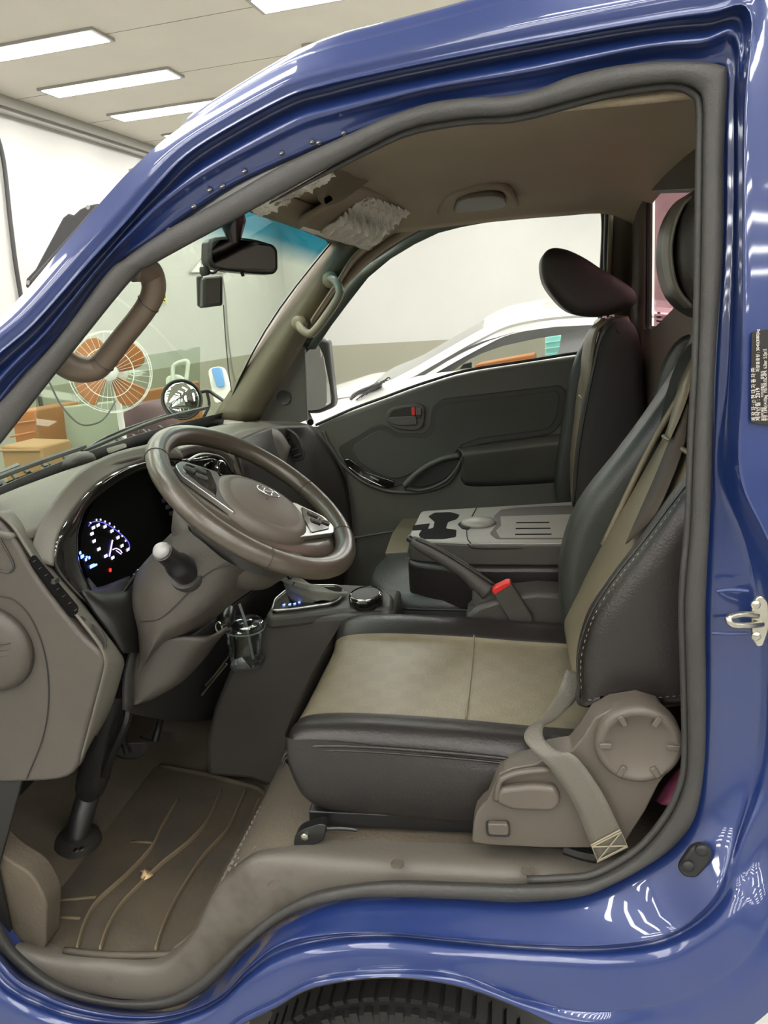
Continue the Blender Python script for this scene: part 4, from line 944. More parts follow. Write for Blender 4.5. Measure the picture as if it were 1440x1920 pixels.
# ================================================================== steering wheel
W = thing('steering_wheel', 'brown leather steering wheel with a round hub and silver spokes', 'steering wheel', WC)
def WPt(a, c, h=0): return WC + E1 * a + E2 * c + Wn * h
def WI(u, v, h=0): return PP(u, v, WC + Wn * h, Wn)
RR = .188
rows = []
NT = 96; NSg = 18
for j in range(NSg):
    b2 = 2 * math.pi * j / NSg
    rows.append([WC + (RR + .0200 * math.cos(b2)) * (math.cos(a) * E1 + math.sin(a) * E2) + Wn * .0175 * math.sin(b2) for a in np.linspace(0, 2 * math.pi, NT, endpoint=False)])
b = MB(); b.grid(rows, cu=True, cv=True); rim = b.build('rim', M['wheel'], W, ang=180)
for a in (math.radians(-150), math.radians(-62), math.radians(30), math.radians(75)):
    b = MB(); b.tube([WC + (RR + .0203 * math.cos(x)) * (math.cos(a) * E1 + math.sin(a) * E2) + Wn * .0178 * math.sin(x) for x in np.linspace(0, 2 * math.pi, 20, endpoint=False)], .0008, 5, True); b.build('rim_seam', M['dark'], rim)
E1, E2 = unit(.54 * E1 - .84 * E2), unit(.84 * E1 + .54 * E2)      # the wheel is turned
# hub airbag: shallow dome, elliptical, plus raised centre
hc = (WI(492, 950, .006) - WC); ha, hb = hc.dot(E1), hc.dot(E2)
def ring(rx, ry, h, ca=ha, cb=hb, n=48, squ=2.3):
    out = []
    for a in np.linspace(0, 2 * math.pi, n, endpoint=False):
        c, s = math.cos(a), math.sin(a); k = (abs(c) ** squ + abs(s) ** squ) ** (-1 / squ)
        out.append(WPt(ca + rx * c * k, cb + ry * s * k, h))
    return out
HX, HY = .088, .094
b = MB(); st = [ring(HX, HY, -.028), ring(HX * 1.0, HY, -.006), ring(HX * .97, HY * .97, .004), ring(HX * .88, HY * .89, .012), ring(HX * .76, HY * .77, .0165), ring(HX * .74, HY * .75, .0155), ring(HX * .70, HY * .71, .0175), ring(HX * .4, HY * .4, .022), ring(HX * .02, HY * .02, .0235)]
b.grid(st, cu=True); b.build('hub', M['wheel_hub'], W, ang=180)
b = MB(); st = [ring(HX * 1.08, HY * 1.08, -.07), ring(HX * 1.1, HY * 1.1, -.03), ring(HX * 1.02, HY * 1.02, -.02)]; b.grid(st, cu=True); b.build('hub_back', M['dash_dark'], W, ang=180)
# spokes: broad lower crescent and two side spokes
def spoke(name, pts_in, pts_out, m, h0, h1, th=.02):
    b = MB(); b.sheet([[WPt(a, c, h0) for a, c in pts_in], [WPt((a + e) / 2, (c + g) / 2, (h0 + h1) / 2 + .004) for (a, c), (e, g) in zip(pts_in, pts_out)], [WPt(a, c, h1) for a, c in pts_out]], 5, 4)
    return b.build(name, m, W, ang=180, solid=th)
# side spokes (left = -E2, right = +E2)
for s in (-1, 1):
    spoke('spoke', [(-.020, s * .07), (.02, s * .085), (.06, s * .08)], [(-.022, s * .178), (.012, s * .178), (.045, s * .172)], M['wheel'], -.014, -.012)
    bz = rounded([WPt(a, c * s, .009) for a, c in ((-.026, .078), (-.016, .146), (.010, .162), (.036, .154), (.100, .062), (.03, .070))], .008, 4)
    b = MB(); b.prism(bz, -Wn * .010); sp = b.build('spoke_bezel', M['silver'], W, bevel=.0015)
    bz = rounded([WPt(a, c * s, .0108) for a, c in ((-.016, .094), (-.008, .140), (.010, .150), (.030, .144), (.070, .094), (.03, .088))], .006, 4)
    b = MB(); b.prism(bz, -Wn * .006); b.build('switch_panel', M['piano'], sp, bevel=.001)
    for (a, c) in ((.0, .116), (.022, .116), (.012, .138)):
        b = MB(); b.prism(rounded([WPt(a - .006, (c - .011) * s, .0138), WPt(a - .005, (c + .011) * s, .0138), WPt(a + .006, (c + .010) * s, .0138), WPt(a + .006, (c - .011) * s, .0138)], .003), -Wn * .004); b.build('switch', M['dash_dark'], sp, bevel=.001)
        b = MB(); b.tube([WPt(a, (c - .005) * s, .0142), WPt(a, (c + .006) * s, .0142)], .0007, 5); b.build('switch_mark', M['silver'], sp)
# lower crescent
inn = [(.030, -.135), (.070, -.100), (.088, -.05), (.092, .0), (.088, .05), (.070, .100), (.030, .135)]
outt = [(.058, -.170), (.100, -.125), (.128, -.06), (.138, .0), (.128, .06), (.100, .125), (.058, .170)]
spoke('lower_spoke', inn, outt, M['wheel'], -.002, -.012, .014)
spoke('lower_spoke_arm', [(.118, -.065), (.128, .0), (.118, .065)], [(.168, -.075), (.182, .0), (.168, .075)], M['wheel'], -.010, -.004, .012)
# emblem: oval ring with a slanted H
ec = WI(503, 922, .027) - WC; ea, eb = ec.dot(E1), ec.dot(E2)
th = math.radians(0)
def EP(a, c, h=.0275): return WPt(ea + a, eb + c, h)
b = MB(); b.tube([EP(.0125 * math.cos(x), .0225 * math.sin(x)) for x in np.linspace(0, 2 * math.pi, 36, endpoint=False)], .0014, 8, True)
b.tube([EP(.0105, -.0115), EP(.0, -.0085), EP(-.0108, -.0045)], [.0026, .0018, .0026], 8)
b.tube([EP(.0108, .0045), EP(.0, .0085), EP(-.0105, .0115)], [.0026, .0018, .0026], 8)
b.tube(cr([EP(.003, -.008), EP(.0005, -.002), EP(-.0005, .002), EP(-.003, .008)], 4), .0017, 8); b.build('emblem', M['chrome'], W, ang=180)
# ================================================================== driver footwell
def zmat(u, v, dz=0): return PZ(u, v, .437 + dz)
T = thing('floor_mat', 'brown dusty rubber floor mat with raised curved ribs', 'floor mat', (-.75, .3, .437))
mo = [(58, 1792), (90, 1700), (88, 1690), (60, 1640), (-20, 1600), (-60, 1540), (20, 1490), (120, 1470), (210, 1455), (300, 1436), (385, 1452), (440, 1466), (485, 1480), (500, 1500), (494, 1530), (470, 1600), (440, 1680), (385, 1745), (342, 1782), (300, 1790), (200, 1790), (120, 1782)]
q = [zmat(u, v) for u, v in mo]; q = cr(q, 3, True)
q = [V3(p[0], max(p[1], .075), p[2]) for p in q]
M['mat'] = mat('dusty_mat_rubber', (.048, .041, .032), .7, var=.9, vscale=4.5, vcol=(.10, .078, .05), bump=.5, bscale=90)
b = MB(); b.prism(q, (0, 0, -.006)); b.build('mat_sheet', M['mat'], T, bevel=.002)
M['matrib'] = mat('tan_mat_rib', (.15, .115, .072), .8, bump=.4, bscale=120)
ribs = [[(145, 1780), (160, 1730), (185, 1690), (240, 1640), (285, 1590), (305, 1550), (335, 1500)],
        [(188, 1782), (205, 1735), (235, 1690), (300, 1625), (355, 1580), (390, 1540), (415, 1482)],
        [(292, 1782), (310, 1730), (335, 1680), (380, 1610), (425, 1560), (445, 1520), (460, 1485)],
        [(330, 1782), (380, 1735), (430, 1650), (460, 1580), (478, 1530), (490, 1495)]]
b = MB()
for r in ribs: b.tube(cr([zmat(u, v, .001) for u, v in r], 6), .0100, 8, flat=.25, upv=(0, 1, 0))
for r in ([(88, 1690), (180, 1682)], [(100, 1718), (150, 1722)], [(245, 1578), (290, 1580)]): b.tube([zmat(*r[0], .0005), zmat(*r[1], .0005)], .004, 6, flat=.5)
b.build('raised_rib', M['matrib'], T, ang=180)
b = MB(); b.tube(cr([zmat(u, v, .003) for u, v in mo[9:22]], 4), .006, 8); b.build('mat_edge', M['mat'], T, ang=180)
t = MB(); q = [zmat(u, v, .008) for u, v in ((262, 1633), (272, 1628), (284, 1632), (287, 1640), (280, 1648), (268, 1650), (263, 1644), (268, 1638))]
q = [p + V3(0, 0, .003 * math.sin(i * 2)) for i, p in enumerate(q)]; t.add(q + [sum(q) / 8 + V3(0, 0, .004)], [(i, (i + 1) % 8, 8) for i in range(8)])
o = t.build('dry_leaf', M['leaf'], solid=.001); tag(o, 'small curled tan dry leaf lying on the floor mat', 'leaf')
def pedal(label, pts, y, arm):
    t = thing('foot_pedal', label, 'pedal', P(*pts[0], y))
    b = MB(); b.prism(rounded([P(u, v, y) + V3(0, (u - pts[0][0]) * .0006, 0) for u, v in pts], .012), (-.012, .006, -.006)); b.build('pad', M['black_rubber'], t, bevel=.003)
    b = MB(); b.tube(cr([P(*a) for a in arm], 5), .009, 8); b.build('arm', M['black'], t)
pedal('brake pedal with a dark rubber pad left of the other pedal', [(212, 1412), (230, 1398), (262, 1405), (268, 1415), (262, 1428), (248, 1434), (225, 1425)], .40, [(240, 1412, .41), (230, 1370, .42), (240, 1300, .40)])
pedal('accelerator pedal with a grey worn pad beside the centre housing', [(262, 1380), (290, 1376), (315, 1385), (314, 1394), (300, 1400), (280, 1394)], .52, [(290, 1388, .53), (300, 1350, .54), (310, 1290, .52)])
b = MB(); b.tube(cr([P(385, 1285, .58), P(410, 1255, .585), P(432, 1225, .59)], 4), .003, 6); b.tube(cr([P(378, 1303, .58), P(400, 1275, .585), P(425, 1245, .59)], 4), .003, 6)
o = b.build('pedal_cable', M['steel']); tag(o, 'pair of thin metal rods beside the plastic cup', 'cable')

# ================================================================== centre engine housing with shifter
K = thing('centre_housing', 'dark grey plastic centre housing between driver footwell and seats', 'centre console', (-.5, .8, .5))
YK = .60
ZK = .897
ko = [(508, 1164), (560, 1160), (640, 1154), (700, 1152), (735, 1155), (738, 1168), (738, 1330), (600, 1480), (500, 1475), (470, 1462), (388, 1455), (386, 1390), (400, 1330), (428, 1262), (450, 1220), (480, 1184), (498, 1166)]
b = MB(); b.prism([P(u, v, YK) for u, v in ko], (0, .17, 0)); b.build('housing_body', M['console'], K, bevel=.012)
top_o = rounded([PZ(u, v, ZK) for u, v in ((498, 1152), (518, 1120), (545, 1098), (640, 1095), (712, 1098), (738, 1116), (736, 1140), (640, 1143), (505, 1158))], .02)
b = MB(); b.prism(top_o, (0, 0, -.03)); b.build('housing_top', M['console'], K, bevel=.008)
plw = rounded([PZ(u, v, ZK + .007) for u, v in ((509, 1146), (516, 1124), (535, 1108), (560, 1098), (632, 1098), (644, 1104), (638, 1124), (626, 1131), (560, 1141))], .012)
b = MB(); b.prism(plw, (0, 0, -.012)); b.build('shifter_plate', M['piano'], K, bevel=.002)
b = MB(); b.tube([p + V3(0, 0, .001) for p in plw], .0026, 8, True); b.build('shifter_plate_trim', M['silver'], K)
b = MB()
for u, v in ((532, 1134), (543, 1133), (552, 1132), (561, 1129)):
    q = PZ(u, v, ZK + .0085); b.box(q, (.0050, .004, .001)); b.box(q + V3(.001, .004, 0), (.003, .003, .001))
b.build('gear_indicator', M['ind_blue'], K)
S = thing('gear_shifter', 'grey leather gear shifter boot rising behind the steering wheel', 'gear shifter', PZ(590, 1118, ZK))
b = MB(); rows = []
base_c = PZ(592, 1118, ZK + .006); topc = PZ(536, 1082, ZK + .075)
for i, (f, r) in enumerate(((0, .058), (.10, .055), (.22, .046), (.35, .040), (.5, .034), (.62, .031), (.75, .024), (.9, .022), (1, .018))):
    c = base_c * (1 - f) + topc * f
    rows.append([c + V3(r * (1.25 - .4 * f) * math.cos(a) * (1 + .16 * math.sin(3 * a + i)), r * .75 * math.sin(a), .007 * math.sin(4 * a + i * 1.7)) for a in np.linspace(0, 2 * math.pi, 20, endpoint=False)])
b.grid(rows, cu=True); b.build('boot', mat('shifter_leather', (.15, .15, .125), .5, bump=.5, bscale=120), S, ang=180, sub=1)
b = MB(); b.tube([topc, topc + V3(-.03, 0, .05)], .008); b.lathe([(.012, .04), (.020, .05), (.022, .075), (.016, .09), (.001, .095)], topc, V3(-.35, 0, 1), 20); b.build('knob', M['black'], S)
q = PZ(686, 1120, ZK + .016)
t = thing('ashtray_lid', 'round glossy black lid with chrome ring right of the shifter', 'ashtray', q)
n_ = unit(V3(-.05, -.12, 1))
b = MB(); b.lathe([(.038, -.018), (.041, -.006), (.040, .006), (.036, .008)], q, n_, 40); b.build('lid_rim', M['piano'], t)
b = MB(); b.lathe([(.0355, .0075), (.0370, .011), (.0340, .012)], q, n_, 40, cap0=False, cap1=False); b.build('chrome_ring', M['chrome'], t, ang=180)
b = MB(); b.lathe([(.034, .0075), (.0335, .0098), (.001, .0105)], q, n_, 40); b.build('lid_top', M['console'], t)
b = MB(); b.box(q + n_ * .004 + V3(0, -.041, 0), (.022, .004, .009)); b.build('lid_tab', M['steel'], t, bevel=.001)

# cup holder tray and plastic cup
q0 = P(461, 1243, .56); q1 = P(462, 1172, .56)
t = thing('plastic_cup', 'clear plastic takeaway cup with lid and straw in the holder', 'cup', q0)
H = np.linalg.norm(q1 - q0); ax = unit(q1 - q0); ax = unit(V3(ax[0] * .5, 0, 1))
b = MB(); b.lathe([(.033, 0), (.034, .004), (.043, H * .95), (.045, H)], q0, ax, 32, cap1=False); b.build('cup_body', M['clear'], t, ang=60)
b = MB(); b.lathe([(.047, H * .93), (.050, H * .96), (.050, H), (.045, H * 1.03), (.043, H * 1.09), (.040, H * 1.10), (.001, H * 1.09)], q0, ax, 32, cap0=False); b.build('cup_lid', M['clear'], t, ang=50)
b = MB(); b.tube([P(475, 1235, .575), P(461, 1168, .56), P(449, 1133, .555)], .0034, 10); b.build('straw', mat('clear_straw', (.42, .46, .45), .2, alpha=.55), t)
b = MB(); b.lathe([(.0455, H * .90), (.0480, H * .93), (.0465, H * .95)], q0, ax, 32, cap0=False, cap1=False); b.build('cup_rim', mat('cup_rim_plastic', (.35, .42, .4), .15, alpha=.7), t)
b = MB(); b.prism(rounded([P(428, 1248, .56), P(490, 1238, .56), P(486, 1255, .56), P(438, 1262, .56)], .008), (0, .08, 0)); b.build('cup_holder', M['console'], K, bevel=.004)

# ================================================================== driver seat
DS = thing('driver_seat', 'driver seat in dark leather with beige woven centre and folded belt', 'seat', (-.1, .35, .69))
# cushion: loft along x of yz sections
def sec(x, f, zt):
    # f scales roundness at the front
    return [V3(x, .125, .735), V3(x - .0, .100, .76), V3(x, .092, .80), V3(x, .094, .845 * f + zt * (1 - f)), V3(x, .104, zt - .012), V3(x, .125, zt + .000), V3(x, .150, zt - .002), V3(x, .180, zt - .010),
            V3(x, .28, zt - .016), V3(x, .38, zt - .018), V3(x, .48, zt - .012), V3(x, .505, zt + .002), V3(x, .545, zt + .016), V3(x, .585, zt + .006), V3(x, .60, zt - .03), V3(x, .60, .80), V3(x, .58, .735)]
b = MB()
xsn = [(-.350, .0, .775), (-.368, .2, .800), (-.384, .5, .832), (-.386, 1, .860), (-.375, 1, .879), (-.34, 1, .890), (-.25, 1, .893), (-.1, 1, .886), (.0, 1, .878), (.1, 1, .872), (.17, 1, .87)]
rows = []
for x, f, zt in xsn:
    r = sec(x, 1, zt)
    out = []
    for p in r:
        z = p[2]
        z = max(z, .848)
        if z < zt - .05: z = min(z, zt - .01)
        z = min(z, zt + .02)
        out.append(V3(x, p[1], min(z, zt + .02)))
    rows.append(out)
NCOL = len(rows[0])
def cm(i, j): return 1 if 7 * 4 <= j < 10.6 * 4 and i >= 3 * 4 + 1 else 0
b.sheet(rows, 4, 4, mfun=cm)
ss = [V3(.1, 0, 0)]
cu = b.build('cushion', [M['leather'], M['beige_weave']], DS, ang=180)
# front cap of cushion
b = MB(); b.add([p for p in cr(rows[0], 4)], [tuple(range(len(cr(rows[0], 4))))]); b.build('cushion_front', M['leather'], DS, solid=.004)
# seams
def seam(name, pts, m=M['leather'], r=.0022, par=DS, k=5):
    b = MB(); b.tube(cr(pts, k), r, 6); return b.build(name, m, par, ang=180)
seam('piping', [V3(x, .0935 if x > -.39 else .10, zt - .022) for x, f, zt in xsn[3:]], r=.003)
seam('piping', [V3(x, .0925, zt - .030) for x, f, zt in xsn[3:]], r=.002)
def stitches(name, pts, par, m=M['thread'], step=.009, ln=.0045, r=.0006):
    c = cr(pts, 14); b = MB(); acc = 0
    for i in range(len(c) - 1):
        sgl = np.linalg.norm(c[i + 1] - c[i]); acc += sgl
        if acc >= step:
            acc = 0; d = unit(c[i + 1] - c[i]); b.tube([c[i], c[i] + d * ln], r, 5)
    return b.build(name, m, par)
seam('centre_seam', [V3(-.085, y, z) for y, z in ((.182, .8775), (.28, .871), (.38, .869), (.48, .874), (.505, .886))], M['beige'], .0018)
# near backrest side bolster (dark) -- outline in xz, thick in y
bk = [(1089, 1312), (1083, 1290), (1080, 1240), (1086, 1195), (1105, 1142), (1145, 1082), (1200, 1010), (1260, 925), (1305, 868), (1352, 815), (1420, 800), (1440, 900), (1420, 1100), (1400, 1310), (1290, 1306), (1200, 1311)]
def pill(poly, y0, y1, r, name, m, par, seg=5, k=3, lean=0):
    """rounded cushion: outline in a vertical plane, edges rolled over radius r"""
    base = cr(poly, k, True); c = sum(base) / len(base); n = len(base); rows = []
    nor = []
    area = sum(base[i][0] * base[(i + 1) % n][2] - base[(i + 1) % n][0] * base[i][2] for i in range(n)); sg = 1 if area > 0 else -1
    for i in range(n):
        tv = base[(i + 1) % n] - base[i - 1]; nor.append(unit(V3(-tv[2], 0, tv[0])) * sg)
    # smooth normals
    for _ in range(2): nor = [unit(nor[i - 1] + nor[i] + nor[(i + 1) % n]) for i in range(n)]
    def rg(ins, y): return [V3(*(p + nv * ins)[[0]], y, (p + nv * ins)[2]) for p, nv in zip(base, nor)]
    for j in range(seg + 1):
        a = math.pi / 2 * (1 - j / seg); rows.append(rg(r * (1 - math.cos(a)) , y0 + r * (1 - math.sin(a))))
    for j in range(seg + 1):
        a = math.pi / 2 * j / seg; rows.append(rg(r * (1 - math.cos(a)), y1 - r * (1 - math.sin(a))))
    b = MB()
    b.grid(rows, cu=True); b.cap(rows[0]); b.cap(rows[-1])
    return b.build(name, m, par, ang=180, weld=True)
yb = .155
pill([P(u, v, yb) for u, v in bk], .105, .19, .035, 'near_bolster', M['leather'], DS)
seam('bolster_seam', [P(u, v, .118) for u, v in ((1088, 1308), (1083, 1240), (1091, 1195), (1112, 1142), (1152, 1082), (1208, 1012), (1268, 932), (1310, 880))], r=.002)
stitches('stitching', [P(u + 7, v + 3, .112) for u, v in ((1083, 1296), (1082, 1240), (1091, 1195), (1112, 1142), (1152, 1082), (1208, 1012), (1268, 932), (1308, 880))], DS)
stitches('stitching', [P(u, v, .106) for u, v in ((1095, 1312), (1150, 1314), (1200, 1311), (1245, 1307), (1290, 1303))], DS)
# centre of backrest (beige) and far bolster
ctrp = [(1062, 1255), (1090, 1180), (1130, 1100), (1210, 960), (1290, 820), (1345, 720), (1420, 690), (1420, 900), (1380, 1100), (1280, 1250), (1150, 1270)]
pill([P(u, v, .30) + V3(.008, 0, 0) for u, v in ctrp], .17, .50, .03, 'backrest_centre', M['beige'], DS)
far = [(1078, 1215), (1058, 1160), (1050, 1110), (1052, 1050), (1070, 985), (1100, 930), (1160, 855), (1230, 760), (1290, 665), (1330, 600), (1345, 640), (1306, 668), (1282, 715), (1264, 790), (1250, 862), (1222, 940), (1190, 1025), (1152, 1105), (1116, 1170)]
pill([P(u, v, .52) for u, v in far], .485, .60, .032, 'far_bolster', M['leather_gray'], DS)
# beige wedge seen between bolsters with its welts
seam('beige_welt', [P(u, v, .485) + V3(.0, -.006, 0) for u, v in ((1300, 690), (1270, 745), (1222, 830), (1175, 925), (1130, 1020))], M['beige'], .006)
# headrest
hr = [(1312, 352), (1282, 372), (1258, 415), (1250, 462), (1252, 510), (1268, 558), (1300, 588), (1335, 600), (1400, 590), (1420, 480), (1400, 372), (1350, 345)]
HR = pill([P(u, v, .33) for u, v in hr], .20, .46, .04, 'headrest', M['leather'], DS)
band = [(1306, 362), (1280, 380), (1262, 418), (1254, 462), (1257, 508), (1270, 548), (1296, 578)]
b = MB(); b.sheet([[P(u, v, .245) + V3(.002, 0, 0) for u, v in band], [P(u - 6, v, .33) + V3(-.006, 0, 0) for u, v in band], [P(u, v, .42) + V3(.002, 0, 0) for u, v in band]], 4, 4); b.build('headrest_front', mat('olive_headrest_leather', (.075, .070, .050), .4, bump=.3, bscale=240), HR, ang=180, solid=.004)
stitches('headrest_stitching', [P(u, v, .215) for u, v in ((1313, 385), (1302, 415), (1299, 460), (1303, 505), (1316, 540))], HR)
stitches('headrest_stitching', [P(u + 5, v, .208) for u, v in ((1313, 385), (1302, 415), (1299, 460), (1303, 505), (1316, 540))], HR)
# recliner cover
rc_ = [(885, 1576), (888, 1545), (893, 1525), (906, 1507), (915, 1500), (928, 1468), (938, 1450), (960, 1440), (1005, 1432), (1030, 1415), (1072, 1408), (1095, 1380), (1115, 1347), (1150, 1328), (1200, 1320), (1240, 1332), (1266, 1365), (1270, 1405), (1258, 1440), (1235, 1470), (1210, 1520), (1175, 1575), (1160, 1588), (1100, 1590), (1020, 1590), (920, 1585), (888, 1580)]
b = MB(); b.prism([P(u, v, .060) for u, v in rc_], (0, .045, 0)); b.build('recliner_cover', M['taupe'], DS, bevel=.010)
c0 = P(1196, 1392, .055); r_ = .0625
b = MB(); b.lathe([(r_, .02), (r_, -.002), (r_ * .97, -.008), (r_ * .90, -.0115), (r_ * .80, -.0115), (r_ * .77, -.009), (.001, -.009)], c0, (0, 1, 0), 56, ref=(0, 0, 1)); disc = b.build('recliner_disc', M['taupe'], DS, ang=60)
b = MB()
for k in range(6):
    a = math.radians(30 + 60 * k); d = V3(math.sin(a), 0, math.cos(a)); e = np.cross([0, 1, 0], d)
    p = c0 + d * r_ * .76 + V3(0, -.0115, 0); b.box(p, (.018, .006, .009), np.array([d, [0, 1, 0], e]).T)
b.build('disc_rib', M['taupe'], disc, bevel=.0018)
b = MB(); b.prism(rounded([P(u, v, .045) for u, v in ((930, 1508), (932, 1488), (940, 1480), (1000, 1474), (1042, 1478), (1052, 1500), (1048, 1515), (1035, 1524), (960, 1522))], .008, 5), (0, .02, 0)); b.build('height_lever', M['taupe'], DS, bevel=.007)
b = MB(); b.tube(cr([P(u, v, .052) for u, v in ((930, 1500), (935, 1470), (945, 1458), (975, 1448), (1030, 1442))], 5), .006, 10, flat=.8); b.build('lever_ridge', M['taupe'], DS, ang=180)
b = MB(); b.prism(rounded([P(u, v, .055) for u, v in ((910, 1542), (955, 1542), (957, 1570), (912, 1568))], .006), (0, .01, 0)); b.build('button_recess', M['dark'], DS)
b = MB(); b.prism(rounded([P(u, v, .049) for u, v in ((914, 1545), (953, 1546), (954, 1567), (916, 1566))], .006), (0, .01, 0)); b.build('slide_button', M['taupe'], DS, bevel=.002)
b = MB(); b.tube([P(980, 1588, .09), P(1110, 1590, .09)], .0001, 4); 
# side skirt of cushion under the seam, near side
sk_t = [(541, 1384), (600, 1388), (700, 1398), (800, 1412), (900, 1425), (1010, 1436)]
sk_m = [(546, 1440), (600, 1455), (700, 1460), (800, 1465), (900, 1470), (1010, 1475)]
sk_b = [(575, 1498), (618, 1518), (700, 1526), (800, 1536), (890, 1545), (1010, 1556)]
b = MB(); fw = lambda p, dx: [V3(p[0] + dx, .58, p[2]), V3(p[0] + dx - .008, .35, p[2]), V3(p[0] + dx, .14, p[2])]
r1_ = [P(u, v, .094) for u, v in sk_t]; r2_ = [P(u, v, .086) for u, v in sk_m]; r3_ = [P(u, v, .105) for u, v in sk_b]
b.sheet([fw(r1_[0], -.012) + r1_, fw(r2_[0], -.014) + r2_, fw(r3_[0], -.006) + r3_, fw(r3_[0], .05) + [p + V3(0, .05, 0) for p in r3_]], 5, 5); b.build('side_skirt', M['leather'], DS, ang=180)
# rails and slide bar
b = MB(); b.box((-.10, .145, .708), (.52, .04, .03)); b.box((-.10, .54, .708), (.52, .04, .03)); b.box((-.08, .35, .728), (.5, .40, .012)); b.build('seat_rail', M['black'], DS, bevel=.003)
b = MB(); b.tube(cr([P(u, v, y) for u, v, y in ((670, 1556, .10), (640, 1553, .095), (612, 1553, .09))], 4), .004, 8); b.prism(rounded([P(u, v, .088) for u, v in ((550, 1584), (553, 1566), (566, 1556), (600, 1545), (612, 1548), (608, 1572), (575, 1594), (556, 1594))], .008, 5), (0, .022, 0)); b.build('slide_bar_end', M['black'], DS, bevel=.004)
b = MB(); b.lathe([(.007, 0), (.007, .004), (.004, .006)], P(572, 1567, .088), (0, -1, 0), 6); b.build('bolt', M['steel'], DS)
b = MB(); b.tube(cr([P(1060, 1590, .10), P(1090, 1600, .09), P(1120, 1606, .08)], 4), .012, 8); b.build('rail_foot', M['black'], DS)

# seat belt, driver
B = thing('seat_belt', 'grey driver seat belt looping from backrest down to the sill', 'seat belt', P(1150, 1600, .035))
Lb = [(1062, 1255, .20), (1045, 1300, .18), (1018, 1342, .13), (988, 1368, .085), (984, 1388, .066), (1003, 1412, .052), (1032, 1442, .045), (1072, 1500, .040), (1098, 1560, .040), (1120, 1618, .042)]
Rb = [(1088, 1262, .20), (1083, 1308, .18), (1040, 1350, .13), (1020, 1362, .090), (1020, 1385, .066), (1045, 1408, .052), (1080, 1418, .045), (1128, 1484, .038), (1156, 1540, .038), (1178, 1588, .040)]
def strip(name, Lq, Rq, m, par, k=6, th=.0015):
    L1 = cr([P(*q) for q in Lq], k); R1 = cr([P(*q) for q in Rq], k)
    b = MB(); b.grid([L1, [l * .75 + r * .25 for l, r in zip(L1, R1)], [(l + r) / 2 for l, r in zip(L1, R1)], [l * .25 + r * .75 for l, r in zip(L1, R1)], R1]); return b.build(name, m, par, ang=180, solid=th)
strip('belt_webbing', Lb, Rb, M['belt'], B)
b = MB()
for f in np.linspace(0, 1, 6):
    a = P(*(np.array((1108, 1585, .036)) * (1 - f) + np.array((1120, 1616, .038)) * f)); c = P(*(np.array((1163, 1556, .034)) * (1 - f) + np.array((1177, 1587, .036)) * f)); 
    if f in (0, 1): b.tube([a, c], .0012, 5)
A1 = [P(1110, 1588, .035), P(1165, 1560, .033), P(1176, 1586, .035), P(1121, 1614, .037)]
b.tube([A1[0], A1[2]], .001, 5); b.tube([A1[1], A1[3]], .001, 5); b.tube(A1, .001, 5, True); b.build('stitch_cross', mat('belt_thread', (.28, .25, .17), .7), B)
_a, _b = P(1090, 1180, .30) + V3(.008, 0, 0), P(1290, 820, .30) + V3(.008, 0, 0)
_nb = unit(np.cross(_b - _a, V3(0, 1, 0))); _nb = _nb if _nb[0] < 0 else -_nb
def onback(pts, h): return [PP(u, v, _a + _nb * h, _nb) for u, v in pts]
def strip2(name, Lq, Rq, m, par, h, k=6):
    L1 = cr(onback(Lq, h), k); R1 = cr(onback(Rq, h), k); b = MB(); b.grid([L1, [(l + r) / 2 + _nb * .001 for l, r in zip(L1, R1)], R1]); return b.build(name, m, par, ang=180, solid=.0015)
strip2('shoulder_webbing', [(1289, 676), (1276, 700), (1267, 740), (1256, 785), (1246, 816)], [(1307, 655), (1304, 690), (1291, 735), (1275, 780), (1256, 822)], M['beige'], B, .020)
strip2('shoulder_webbing_back', [(1289, 745), (1271, 785), (1252, 832), (1228, 892), (1198, 960), (1172, 1020)], [(1291, 745), (1286, 800), (1281, 835), (1258, 900), (1225, 968), (1176, 1018)], M['belt_dark'], B, .014)
for q in ([(1244, 818), (1258, 826)], [(1280, 842), (1298, 853)]):
    b = MB(); b.tube(onback(q, .012), .004, 8); b.build('centre_welt', M['beige'], DS)

# pink cloth behind the seat
t = MB(); rows = []
for i, row in enumerate([[(1228, 1500, .16), (1240, 1478, .15), (1262, 1450, .17), (1292, 1425, .18)], [(1240, 1508, .12), (1262, 1500, .10), (1268, 1470, .13), (1300, 1450, .14)], [(1258, 1512, .15), (1275, 1518, .13), (1290, 1495, .12), (1305, 1480, .15)]]): rows.append([P(*q) for q in row])
t.sheet(rows, 4, 4); o = t.build('pink_cloth', M['pink'], solid=.004, ang=180); tag(o, 'crumpled pink cloth stuffed behind the driver seat base', 'cloth')
o['label'] = 'crumpled pink cloth stuffed behind the driver seat base'

# ================================================================== centre seat, folded as a console
CS = thing('middle_seat', 'folded centre seat back forming a grey console tray with cup holders', 'seat', (0, .85, .69))
CT = 1.02
yn, yf = None, None
co = [(768, 1008), (786, 966), (800, 957), (1098, 942), (1200, 940), (1200, 1020), (1062, 1022), (900, 1018)]
